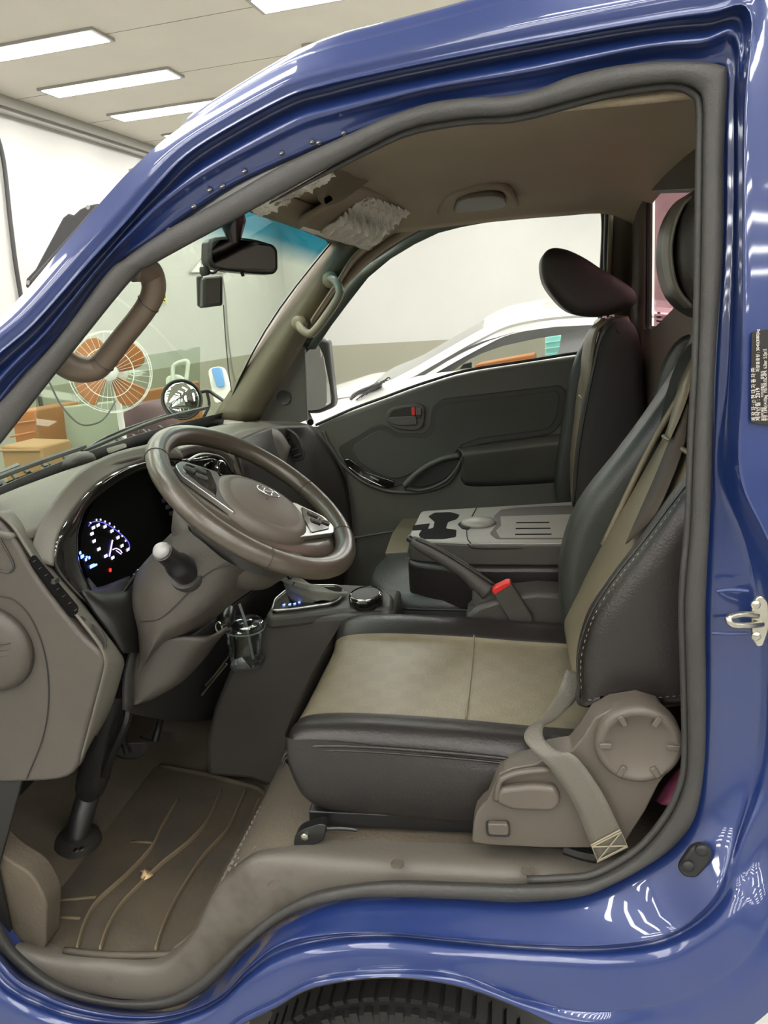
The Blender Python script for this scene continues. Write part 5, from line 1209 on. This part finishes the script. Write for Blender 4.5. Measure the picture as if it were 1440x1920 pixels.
# body in world box form
zt = CT
topo = rounded([PZ(u, v, zt) for u, v in ((764, 1010), (790, 958), (1150, 936), (1150, 1018), (880, 1018), (800, 1014))], .02, 4)
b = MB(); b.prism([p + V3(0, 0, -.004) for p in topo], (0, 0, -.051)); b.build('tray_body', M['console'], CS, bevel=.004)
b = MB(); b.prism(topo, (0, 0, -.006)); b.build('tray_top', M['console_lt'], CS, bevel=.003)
cb = rounded([PZ(u, v, zt) + V3(0, 0, -.055) for u, v in ((760, 1012), (788, 957), (1150, 934), (1150, 1020), (880, 1021), (800, 1017))], .03, 5)
b = MB()
rows = [[p for p in cb], [p + V3(0, 0, -.03) for p in cb], [p + V3(0, 0, -.08) for p in cb], [p * .985 + (sum(cb) / len(cb)) * .015 + V3(0, 0, -.115) for p in cb]]
b.grid(rows, cu=True); b.f.append(tuple(range(len(cb)))); b.m.append(0); b.f.append(tuple(range(3 * len(cb), 4 * len(cb)))); b.m.append(0); b.build('back_cushion', M['leather'], CS, ang=60, bevel=.012)
def onz(u, v, dz=.0): return PZ(u, v, zt + dz)
def inset(name, pts, m, d=.002, r=.006, h=.003): b = MB(); b.prism(rounded([onz(u, v, d) for u, v in pts], r), (0, 0, -h)); return b.build(name, m, CS, smooth=False)
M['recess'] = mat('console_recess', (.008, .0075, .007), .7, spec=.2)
inset('cup_recess', [(803, 968), (815, 961), (845, 960), (862, 965), (856, 973), (840, 978), (836, 991), (856, 993), (855, 1006), (832, 1010), (790, 1010), (785, 1002), (790, 994), (812, 990), (815, 978)], M['void'], .001, .008)  # flat patch on the tray; the hollow's shade is only its black colour
inset('coin_recess', [(775, 985), (806, 981), (802, 993), (773, 994)], M['void'], .001, .003)  # flat as well, shade of the coin hollow put into the colour
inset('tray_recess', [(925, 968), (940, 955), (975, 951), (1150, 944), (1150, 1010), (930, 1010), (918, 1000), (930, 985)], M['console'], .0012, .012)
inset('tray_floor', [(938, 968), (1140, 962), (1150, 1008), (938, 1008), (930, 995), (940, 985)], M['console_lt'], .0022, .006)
for k, (u0, v0, u1) in enumerate(((968, 980, 1030), (967, 991, 1032), (966, 1002, 1034))):
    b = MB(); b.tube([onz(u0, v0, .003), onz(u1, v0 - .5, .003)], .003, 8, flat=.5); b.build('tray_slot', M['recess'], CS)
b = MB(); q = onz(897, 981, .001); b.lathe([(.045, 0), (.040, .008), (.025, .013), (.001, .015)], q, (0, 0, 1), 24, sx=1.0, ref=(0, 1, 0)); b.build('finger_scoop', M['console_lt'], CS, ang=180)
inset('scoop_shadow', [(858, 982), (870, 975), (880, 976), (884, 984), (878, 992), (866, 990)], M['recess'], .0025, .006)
seam('lid_line', [onz(893, 953, .001), onz(877, 985, .001), onz(876, 1008, .001), onz(882, 1018, .001)], M['recess'], .0014, CS)
a1 = PZ(877, 1019, zt); seam('lid_line', [a1 + V3(0, -.002, 0), P(890, 1028, a1[1] - .001), P(960, 1029, a1[1] - .001), P(1100, 1026, a1[1] - .001)], M['recess'], .0012, CS, 3)
b = MB(); b.prism(rounded([P(u, v, a1[1] - .012) for u, v in ((990, 1087), (1040, 1085), (1038, 1098), (1010, 1100), (993, 1094))], .004), (0, .012, 0)); b.build('release_lever', M['console'], CS, bevel=.003)
# cushion below it
cz = .885
cc = [(690, 1085), (700, 1060), (722, 1040), (735, 1000), (770, 950), (900, 930), (1100, 930), (1120, 1100), (1000, 1120), (870, 1122), (760, 1120), (715, 1112)]
cp = rounded([PZ(u, v, cz) for u, v in cc], .03, 4); cm_ = sum(cp) / len(cp)
b = MB(); rows = [[p * .94 + cm_ * .06 + V3(0, 0, .0) for p in cp], [p * .985 + cm_ * .015 + V3(0, 0, -.008) for p in cp], [p + V3(0, 0, -.024) for p in cp], [p + V3(0, 0, -.10) for p in cp], [p + V3(0, 0, -.19) for p in cp]]
b.grid(rows, cu=True); b.f.append(tuple(range(len(cp)))); b.m.append(0); b.build('cushion', M['leather_gray'], CS, ang=70)
bg = [(722, 1036), (735, 1000), (770, 950), (800, 948), (778, 985), (765, 1034)]
b = MB(); b.prism([PZ(u, v, cz + .004) for u, v in bg], (0, 0, -.01)); b.build('cushion_centre', M['beige'], CS, bevel=.003)
seam('piping', [p + V3(0, 0, -.030) for p in cp], M['leather'], .003, CS, 2)

# parking brake
PBk = thing('parking_brake', 'dark grey parking brake lever pointing forward beside the driver seat', 'parking brake', P(890, 1140, .64))
b = MB(); pth = [P(u, v, .645) for u, v in ((772, 1012), (790, 1022), (830, 1045), (870, 1070), (895, 1092), (915, 1108))]
b.tube(cr(pth, 5), [.010, .0155, .0165, .018, .021, .024], 14); b.build('grip', M['console'], PBk, ang=180)
b = MB(); b.lathe([(.008, 0), (.0085, .01), (.005, .013)], P(773, 1013, .645), unit(P(765, 1009, .645) - P(780, 1018, .645)), 14); b.build('button', M['black'], PBk)
seam('grip_ridge', [P(u, v, .632) for u, v in ((780, 1010), (820, 1028), (880, 1065), (930, 1098))], M['dash_dark'], .004, PBk)
b = MB(); b.prism([P(u, v, .63) for u, v in ((885, 1098), (930, 1100), (945, 1125), (925, 1140), (890, 1150), (885, 1130))], (0, .035, 0)); b.build('lever_root', M['console'], PBk, bevel=.008)
b = MB(); b.prism([P(u, v, .61) for u, v in ((870, 1160), (895, 1138), (925, 1128), (960, 1118), (1010, 1112), (1062, 1116), (1085, 1232), (1070, 1234), (1020, 1225), (960, 1200), (900, 1175))], (0, .09, 0)); b.build('brake_cover', M['console'], PBk, bevel=.010)
# buckle
t = thing('seat_belt_buckle', 'seat belt buckle with a red release button on a short stalk', 'buckle', P(980, 1190, .60))
dirb = unit(P(940, 1105, .60) - P(985, 1185, .60)); perp = unit(P(958, 1092, .60) - P(922, 1112, .60)); nb_ = np.cross(dirb, perp)
qq = [P(u, v, .592) for u, v in ((924, 1113), (958, 1093), (1000, 1160), (997, 1167), (968, 1180), (962, 1176))]
b = MB(); b.prism(rounded(qq, .006), (0, .022, 0)); b.build('buckle_body', M['console'], t, bevel=.003)
b = MB(); b.prism(rounded([P(u, v, .590) for u, v in ((922, 1108), (928, 1102), (950, 1092), (957, 1092), (958, 1097), (927, 1116))], .003), (0, .025, 0)); b.build('release_button', M['red'], t, bevel=.002)
strip('stalk', [(968, 1172, .602), (1000, 1215, .60)], [(992, 1160, .602), (1018, 1200, .60)], M['black'], t, 3, .004)

# ================================================================== passenger seat
PS = thing('passenger_seat', 'dark leather passenger seat with beige front edge by the far window', 'seat', (.1, 1.2, .69))
sd = [(1152, 596), (1182, 604), (1198, 640), (1206, 720), (1215, 900), (1222, 1100), (1060, 1100), (1072, 960), (1078, 860), (1092, 760), (1108, 690), (1120, 640), (1135, 606)]
pill([P(u, v, 1.05) for u, v in sd], 1.0, 1.10, .035, 'near_bolster', mat('dark_side_cloth', (.018, .015, .014), .7, bump=.3, bscale=300), PS)
sd2 = [(1118, 660), (1130, 606), (1150, 598), (1190, 620), (1200, 900), (1100, 1000), (1082, 900), (1090, 800), (1100, 720)]
pill([P(u, v, 1.2) + V3(-.012, 0, 0) for u, v in sd2], 1.09, 1.34, .03, 'backrest', M['beige'], PS)
bgb = [[(1140, 600, 1.06), (1118, 622, 1.05), (1108, 680, 1.035), (1098, 760, 1.03), (1086, 850, 1.03), (1076, 940, 1.03)], [(1132, 596, 1.12), (1102, 622, 1.11), (1092, 680, 1.09), (1088, 760, 1.09), (1080, 850, 1.09), (1072, 940, 1.09)], [(1126, 598, 1.16), (1096, 640, 1.16), (1088, 700, 1.16), (1084, 780, 1.16), (1076, 860, 1.16), (1070, 940, 1.16)]]
b = MB(); b.sheet([[P(*q) for q in r] for r in bgb], 4, 4); b.build('beige_edge', M['beige'], PS, ang=180, solid=.006)
seam('beige_welt', [P(1088, 742, 1.10) + V3(-.002, 0, 0), P(1094, 750, 1.07), P(1100, 762, 1.04)], M['beige'], .003, PS)
fb = [(1068, 950), (1042, 940), (1040, 880), (1052, 800), (1064, 720), (1082, 660), (1110, 610), (1125, 610), (1108, 680), (1098, 760), (1090, 850), (1085, 940)]
pill([P(u, v, 1.38) for u, v in fb], 1.33, 1.395, .02, 'far_bolster', M['leather_gray'], PS)
hrp = [(1012, 498), (1018, 478), (1034, 468), (1062, 472), (1095, 488), (1125, 508), (1160, 528), (1185, 550), (1180, 575), (1140, 590), (1100, 594), (1065, 586), (1038, 562), (1018, 532)]
hp = pill([P(u, v, 1.17) for u, v in hrp], 1.08, 1.27, .03, 'headrest', mat('headrest_dark', (.024, .019, .017), .5, bump=.3, bscale=300), PS)
b = MB(); b.tube([P(1132, 580, 1.15), P(1136, 612, 1.15)], .006, 8); b.tube([P(1146, 582, 1.22), P(1150, 606, 1.22)], .006, 8); b.build('headrest_post', M['chrome'], PS)
b = MB(); b.sheet([[V3(x, y, z) for x, z in ((-.33, .70), (-.35, .80), (-.32, .875), (-.2, .895), (.0, .885), (.2, .88))] for y in (1.02, 1.06, 1.2, 1.34, 1.38)], 4, 3); b.build('cushion', M['leather'], PS, ang=180, solid=.03)
seam('bolster_seam', [P(u, v, 1.0) for u, v in ((1150, 600), (1126, 640), (1112, 700), (1096, 780), (1084, 860), (1076, 950))], M['leather'], .003, PS)

# ================================================================== passenger door
PD_ = thing('passenger_door', 'dark grey passenger door panel with window, handle and pocket', 'door', (-.2, 1.44, .9))
YD = 1.435
dp = [(592, 800), (620, 786), (660, 772), (720, 750), (780, 728), (850, 706), (900, 695), (985, 682), (1080, 668), (1180, 655), (1180, 1100), (640, 1120), (655, 1000), (640, 900), (615, 850)]
b = MB(); b.prism([P(u, v, YD) for u, v in dp], (0, .04, 0)); b.build('panel', M['door'], PD_, bevel=.012)
def dl(name, pts, m, y0, th=.006, r=.02, bev=.003, par=PD_): 
    b = MB(); b.prism(rounded([P(u, v, y0) for u, v in pts], r, 4), (0, th, 0)); return b.build(name, m, par, bevel=bev)
ins_o = [(632, 838), (700, 797), (722, 796), (745, 812), (795, 813), (806, 800), (810, 762), (828, 748), (1052, 722), (1062, 735), (1056, 790), (1035, 815), (905, 832), (866, 846), (862, 862), (808, 882), (765, 905), (735, 916), (690, 905), (652, 880)]
ins_i = [(658, 838), (704, 808), (722, 806), (742, 821), (798, 822), (815, 808), (820, 770), (836, 758), (1044, 732), (1050, 742), (1044, 785), (1028, 806), (900, 822), (862, 836), (852, 854), (800, 874), (755, 896), (735, 898), (705, 888), (672, 866)]
dl('insert_groove', ins_o, M['dash_dark'], YD - .004, .006)
dl('insert', ins_i, M['door_in'], YD - .008, .008)
# belt line strips
seam('belt_strip', [P(u, v - 5, YD - .004) for u, v in ((592, 802), (660, 772), (720, 750), (780, 728), (850, 706), (900, 695), (985, 682), (1085, 666))], M['black_rubber'], .005, PD_)
# lower crescent ridge
seam('crescent_ridge', [P(u, v, YD - .010) for u, v in ((606, 808), (614, 828), (627, 849), (645, 874), (680, 902), (722, 919), (765, 923), (805, 919), (840, 905), (858, 880), (868, 855))], M['door'], .006, PD_)
dl('switch_panel', [(644, 862), (655, 860), (690, 886), (725, 898), (740, 903), (736, 914), (722, 916), (690, 906), (655, 880)], M['piano'], YD - .016, .012, .006, .002)
seam('switch_trim', [P(u, v, YD - .018) for u, v in ((654, 876), (680, 894), (721, 914))], M['chrome'], .0018, PD_)
seam('switch_mark', [P(u, v, YD - .020) for u, v in ((694, 893), (702, 897), (710, 901))], M['silver'], .003, PD_)
seam('pull_bow', [P(u, v, YD - .028) for u, v in ((757, 912), (775, 893), (800, 874), (830, 860), (862, 853))], M['door'], .010, PD_)
dl('pull_pocket', [(765, 912), (790, 888), (830, 866), (862, 860), (856, 878), (832, 900), (795, 914)], M['dark'], YD - .012, .01, .01, .002)
seam('pull_rim', [P(u, v, YD - .020) for u, v in ((757, 914), (790, 919), (830, 905), (855, 880), (866, 856))], M['door'], .005, PD_)
# armrest ledge
b = MB(); b.sheet([[P(u, v, YD - .002) for u, v in ((856, 838), (880, 836), (1000, 820), (1090, 808))], [P(u, v, YD - .045) for u, v in ((866, 850), (882, 846), (1000, 832), (1090, 822))], [P(u, v, YD - .045) for u, v in ((866, 866), (882, 862), (1000, 848), (1090, 838))], [P(u, v, YD) for u, v in ((864, 900), (885, 912), (1000, 908), (1090, 900))]], 4, 4); b.build('armrest', M['door'], PD_, ang=180, solid=.005)
# inner handle
dl('handle_bezel', [(722, 790), (724, 772), (738, 762), (780, 757), (795, 760), (797, 778), (794, 800), (780, 808), (745, 806)], M['door'], YD - .016, .012, .02, .004)
dl('handle_cup', [(727, 786), (735, 770), (760, 764), (788, 762), (792, 775), (790, 786), (760, 786), (730, 788)], M['dark'], YD - .018, .003, .01, .0)
dl('handle_lever', [(726, 783), (780, 779), (783, 797), (750, 799), (732, 795)], M['door'], YD - .024, .008, .01, .003)
dl('lock_tab', [(779, 763), (789, 764), (790, 778), (780, 779)], M['taupe'], YD - .026, .008, .003, .001)
dl('lock_mark', [(771, 764), (777, 763), (778, 778), (772, 778)], M['red'], YD - .022, .004, .002, 0)
# sail panel with round grille
dl('mirror_sail', [(482, 791), (566, 640), (571, 642), (576, 788), (560, 793)], M['door'], 1.425, .02, .006, .004)
b = MB(); q = P(532, 745, 1.424); b.lathe([(.026, 0), (.024, -.004), (.018, -.002), (.001, -.001)], q, (0, 1, 0), 28); b.build('tweeter', M['dash_dark'], PD_)
b = MB(); wn = [(1120, 378), (1131, 392), (1134, 430), (1130, 520), (1125, 662)]
b.tube(cr([P(u, v, 1.425) for u, v in wn], 4), .010, 8); b.build('window_channel', M['black_rubber'], PD_, ang=180)
wg = [(578, 790), (574, 665), (640, 560), (690, 508), (745, 462), (795, 434), (850, 415), (905, 403), (1000, 387), (1085, 374), (1118, 372), (1128, 384), (1126, 520), (1115, 665), (985, 684), (850, 708), (720, 752), (620, 788)]
b = MB(); b.prism([P(u, v, 1.445) for u, v in wg], (0, .004, 0)); b.build('window_glass', M['glass_pas'], PD_, smooth=False)
b = MB(); fr1 = [P(u, v, 1.45) for u, v in ((572, 655), (605, 600), (636, 546), (661, 518), (705, 484), (755, 448), (805, 424), (855, 408), (920, 396), (995, 382), (1070, 370), (1125, 368))]; fr2 = [P(u, v, 1.45) for u, v in ((592, 655), (622, 610), (655, 566), (691, 520), (733, 485), (778, 458), (822, 437), (865, 426), (920, 416), (995, 406), (1070, 394), (1125, 388))]
b.grid([fr1, fr2]); b.build('window_frame', mat('green_gray_frame', (.13, .17, .135), .6), PD_, ang=180, solid=.01)
# bottom sill strip glimpsed behind the console
seam('door_sill_edge', [P(u, v, 1.40) for u, v in ((640, 1012), (690, 1004), (740, 996), (780, 990))], M['dash'], .004, PD_)

# outside mirror
OM = thing('side_mirror', 'tall black outside mirror beyond the passenger window', 'mirror', P(590, 770, 1.6))
mo_ = [(560, 668), (578, 644), (606, 634), (616, 640), (621, 690), (628, 752), (626, 764), (598, 776), (574, 776), (562, 760)]
b = MB(); b.prism(rounded([P(u, v, 1.57 + (u - 566) * .0016) for u, v in mo_], .02, 5), (.0, .06, 0)); b.build('housing', M['black'], OM, bevel=.01)
mg = [(566, 672), (580, 655), (597, 646), (607, 668), (617, 718), (622, 745), (620, 758), (598, 768), (578, 770), (568, 762)]
gm = [P(u, v, 1.60) for u, v in mg]
gm = [P(u, v, 1.56 + (u - 566) * .0016) for u, v in mg]
b = MB(); b.prism(rounded(gm, .01, 4), (-.003, .004, 0)); b.build('mirror_face', M['mirror'], OM, smooth=False)
b = MB(); b.tube([P(575, 776, 1.60), P(582, 792, 1.50)], .012, 8); b.build('mount', M['black'], OM)

# round mirror outside the windscreen
RM = thing('round_mirror', 'round convex mirror on an arm outside the windscreen', 'mirror', P(340, 748, 1.35))
c0 = P(341, 749, 1.35); n_ = unit(unit(CAM - c0) + V3(.15, 0, .12)); rr_ = .062
b = MB(); b.lathe([(rr_, 0), (rr_ * .8, .006), (rr_ * .55, .0105), (rr_ * .3, .0135), (.001, .015)], c0, n_, 40); b.build('mirror_face', M['mirror'], RM, ang=180)
b = MB(); b.tube([c0 + rr_ * 1.01 * (math.cos(a) * unit(np.cross(n_, [0, 0, 1])) + math.sin(a) * unit(np.cross(n_, unit(np.cross(n_, [0, 0, 1]))))) for a in np.linspace(0, 2 * math.pi, 40, endpoint=False)], .0035, 8, True); b.lathe([(rr_, -.001), (rr_ * .8, -.02), (.02, -.03)], c0, n_, 30); b.build('mirror_rim', M['black'], RM, ang=180)
b = MB(); b.tube(cr([c0 - n_ * .02, P(385, 733, 1.42), P(405, 742, 1.42), P(425, 756, 1.41)], 5), .006, 8); b.build('arm', M['black'], RM)
b = MB(); b.tube(cr([P(388, 735, 1.42), P(392, 760, 1.42), P(380, 785, 1.41)], 5), .005, 8); b.build('arm_brace', M['black'], RM)

# ================================================================== overhead items
# interior mirror
IM = thing('interior_mirror', 'wide black interior mirror hanging from the header above the windscreen', 'mirror', P(455, 480, .72))
mo_ = [(392, 452), (402, 444), (432, 442), (480, 448), (514, 458), (522, 468), (523, 505), (516, 514), (480, 513), (430, 508), (400, 503), (391, 490)]
yv = .74
def tilt(u, v, y): return P(u, v, y + (u - 455) * .0004)
b = MB(); b.prism(rounded([tilt(u, v, yv) for u, v in mo_], .01, 5), (-.03, .025, 0)); b.build('mirror_shell', M['black'], IM, bevel=.006)
mi_ = [(398, 456), (408, 450), (440, 449), (480, 454), (508, 463), (515, 471), (516, 503), (508, 508), (470, 507), (425, 502), (404, 498), (398, 488)]
b = MB(); b.prism(rounded([tilt(u, v, yv) + V3(.001, -.002, 0) for u, v in mi_], .01, 5), (0, .003, 0)); b.build('mirror_glass', M['darkmirror'], IM, smooth=False)
b = MB(); b.lathe([(.026, -.03), (.030, 0), (.02, .025), (.013, .045)], P(436, 415, .74), V3(.0, 0, -1), 20); b.tube(cr([P(434, 405, .74), P(432, 430, .75), P(438, 455, .76)], 4), .014, 10); b.build('stem', mat('mirror_stem', (.02, .01, .01), .2), IM)
b = MB(); b.tube([P(452, 508, .735), P(456, 518, .735)], .006, 8, flat=.6); b.build('dip_tab', M['black'], IM)
# dash camera
DC = thing('dash_camera', 'small black dash camera box hanging below the interior mirror', 'camera', P(393, 545, .70))
b = MB(); b.prism(rounded([P(u, v, .70) for u, v in ((384, 520), (415, 517), (418, 520), (418, 570), (416, 573), (384, 577), (380, 574), (380, 524))], .004), (-.022, .028, 0)); b.build('camera_body', M['black'], DC, bevel=.003)
b = MB(); b.prism(rounded([P(u, v, .697) for u, v in ((386, 523), (413, 521), (413, 568), (386, 571))], .002), (0, .002, 0)); b.build('camera_screen', M['darkmirror'], DC, smooth=False)
b = MB(); b.prism([P(u, v, .72) for u, v in ((369, 518), (381, 517), (381, 576), (371, 574))], (-.01, .02, 0)); b.build('camera_grip', M['black_rubber'], DC, bevel=.003)
b = MB(); b.lathe([(.010, 0), (.012, .008), (.009, .018)], P(386, 516, .71), V3(-.2, 0, 1), 14); b.tube(cr([P(388, 508, .71), P(398, 512, .715), P(406, 508, .72), P(412, 500, .73)], 4), .003, 8); b.build('camera_mount', M['black_rubber'], DC)
b = MB(); b.tube(cr([P(419, 572, .71), P(422, 620, .76), P(428, 690, .9), P(434, 735, 1.05)], 6), .0014, 6); o = b.build('camera_cord', M['metalgray']); tag(o, 'thin cord running down the windscreen from the dash camera', 'cable')

# grab handles
def grab(name, label, path, r, m, caps, group):
    t = thing(name, label, 'grab handle', path[0], group)
    b = MB(); b.tube(cr(path, 6), r, 14); b.build('grip', m, t, ang=180)
    for c, d in caps:
        b = MB(); b.lathe([(.026, -.004), (.024, .006), (.016, .014)], c, d, 20); b.build('mount', m, t, ang=180)
yh = .10
grab('grab_handle', 'thick brown grab handle on the near front pillar', [P(u, v, y) for u, v, y in ((248, 502, .085), (268, 503, .10), (284, 516, .115), (288, 545, .118), (272, 580, .118), (228, 636, .118), (193, 680, .118), (172, 692, .115), (140, 690, .10), (108, 672, .085))], [.020, .020, .0185, .0175, .0165, .0165, .0175, .019, .021, .021], M['handle_brown'], [], 'grab handles on the front pillars')
b_ = [o for o in bpy.data.objects if o.get('label') == 'thick brown grab handle on the near front pillar'][0]
for (u, v) in ((278, 570), (194, 680)):
    b = MB(); c = P(u, v, .118); d = unit(P(u - 35, v + 44, .118) - c); a1_ = unit(np.cross(d, [0, 1, 0])); 
    b.tube([c + .0172 * (math.cos(x) * a1_ + math.sin(x) * np.cross(d, a1_)) for x in np.linspace(0, 2 * math.pi, 20, endpoint=False)], .0009, 5, True)
    b.build('grip_seam', M['dash_dark'], b_)
grab('grab_handle', 'slim taupe grab handle on the far front pillar', [P(u, v, y) for u, v, y in ((560, 606, 1.345), (566, 618, 1.31), (580, 626, 1.30), (592, 618, 1.29), (612, 592, 1.29), (632, 562, 1.29), (637, 545, 1.29), (630, 528, 1.31), (618, 522, 1.345))], .0125, M['handle'], [(P(561, 606, 1.345), V3(0, -1, 0)), (P(619, 524, 1.345), V3(0, -1, 0))], 'grab handles on the front pillars')
# folded roof grab handle on far side
g = thing('roof_grab_handle', 'folded grab handle set in the headliner above the passenger window', 'grab handle', P(895, 375, 1.18))
hy_ = lambda v: min(1.05 + (v - 352) * .0055, 1.262)
b = MB(); b.tube(cr([P(u, v, hy_(v)) for u, v in ((826, 398), (832, 376), (846, 360), (880, 351), (925, 348), (950, 354), (962, 374), (966, 384))], 5), .010, 10); b.build('recess_rim', M['headliner'], g, ang=180)
b = MB(); b.prism(rounded([P(u, v, hy_(v)) + V3(0, 0, .004) for u, v in ((850, 392), (856, 370), (880, 362), (925, 358), (945, 364), (950, 380), (930, 386), (880, 393))], .02, 4), (0, 0, -.014)); b.build('grip', mat('roof_grip', (.13, .105, .072), .6), g, bevel=.006)

# map lamp console
mc = thing('map_lamp', 'taupe map lamp console on the headliner between the sun visors', 'lamp', P(665, 335, .72))
ml = rounded([P(u, v, y) for u, v, y in ((592, 372, .60), (640, 328, .66), (675, 308, .80), (700, 318, .86), (694, 338, .84), (640, 378, .68), (610, 388, .62))], .02, 5)
b = MB(); b.prism(ml, (0, 0, .03)); b.build('housing', M['handle'], mc, bevel=.008)
b = MB(); b.tube(cr([P(u, v, .80) for u, v in ((640, 326), (668, 310), (690, 308), (703, 318))], 4), .006, 8); b.build('rear_slot', M['dash_dark'], mc)
b = MB(); b.prism(rounded([P(u, v, .62) for u, v in ((605, 373), (618, 366), (624, 372), (611, 380))], .002), (0, 0, -.003)); b.build('switch', M['dash_dark'], mc, bevel=.001)

# sun visors in crinkled film
M['film'] = None
def filmmat():
    m = bpy.data.materials.new('crinkled_film'); m.use_nodes = True; nt = m.node_tree; b = nt.nodes['Principled BSDF']
    b.inputs['Base Color'].default_value = (.85, .81, .72, 1); b.inputs['Roughness'].default_value = .2; b.inputs['Alpha'].default_value = .8; b.inputs['Specular IOR Level'].default_value = 1
    return m
M['film'] = filmmat()
def visor(label, corners, film_c, seed):
    """corners: near-front, near-rear, far-rear, far-front as (u,v,y)"""
    t = thing('sun_visor', label, 'sun visor', P(*corners[0]), 'sun visors wrapped in film')
    q = [P(*c) for c in corners]; n = unit(np.cross(q[1] - q[0], q[3] - q[0])); n = n if n[2] < 0 else -n
    b = MB(); b.prism(rounded(q, .03, 6), -n * .018); b.build('visor_board', M['headliner'], t, bevel=.007)
    fq = [P(*c) for c in film_c]; rnd = np.random.RandomState(seed)
    N1, N2 = 90, 60; rows = []
    ph = rnd.rand(8) * 6
    for i in range(N1):
        row = []
        for j in range(N2):
            s, tt = i / (N1 - 1), j / (N2 - 1)
            p = (fq[0] * (1 - s) + fq[3] * s) * (1 - tt) + (fq[1] * (1 - s) + fq[2] * s) * tt
            w = s * 1.0 + .18 * math.sin(tt * 5 + ph[0]) + .05 * math.sin(tt * 13 + ph[4])
            def rdg(x): return 1 - abs(math.sin(x))
            h = .011 * rdg(w * 19 + 1.6 * math.sin(tt * 6 + ph[1]) + ph[2]) ** 2 + .007 * rdg(w * 37 + 1.2 * math.sin(tt * 11 + ph[3])) ** 2 + .0006 * rnd.rand()
            row.append(p + n * (.004 + h))
        rows.append(row)
    b = MB(); b.grid(rows); b.build('crinkled_film', M['film'], t, ang=25)
    return t
visor('passenger sun visor wrapped in crinkled clear film beside the far pillar', [(556, 424, .86), (680, 352, .86), (768, 388, 1.24), (690, 462, 1.26)], [(598, 432, .92), (686, 360, .93), (766, 392, 1.22), (694, 463, 1.26)], 3)
visor('driver sun visor in crinkled film partly hidden by the door seal', [(430, 345, .27), (560, 268, .27), (628, 318, .60), (520, 392, .58)], [(420, 350, .28), (560, 274, .28), (626, 322, .59), (480, 396, .57)], 5)
t_ = [o for o in bpy.data.objects if o.get('label', '').startswith('passenger sun visor')][0]
b = MB(); rnd = np.random.RandomState(2); rows = []
for i in range(16):
    a_2, b_2 = mixp((560, 426), (692, 466), i / 15), mixp((600, 405), (700, 440), i / 15)
    rows.append([P(*mixp(a_2, b_2, j / 5), .99 + .25 * i / 15) + V3(0, 0, -.004 - .004 * rnd.rand()) for j in range(6)])
b.grid(rows); b.build('loose_film', M['film'], t_, ang=25)
# header trim at the top of the windscreen
b = MB(); b.grid([[p + V3(0.006, 0, -.008) for p in cr(WT, 5)], [p + V3(.05, 0, .0) for p in cr(WT, 5)], [p + V3(.09, 0, .018) for p in cr(WT, 5)]]); b.build('header_trim', M['headliner'], cab, ang=180, solid=.008)
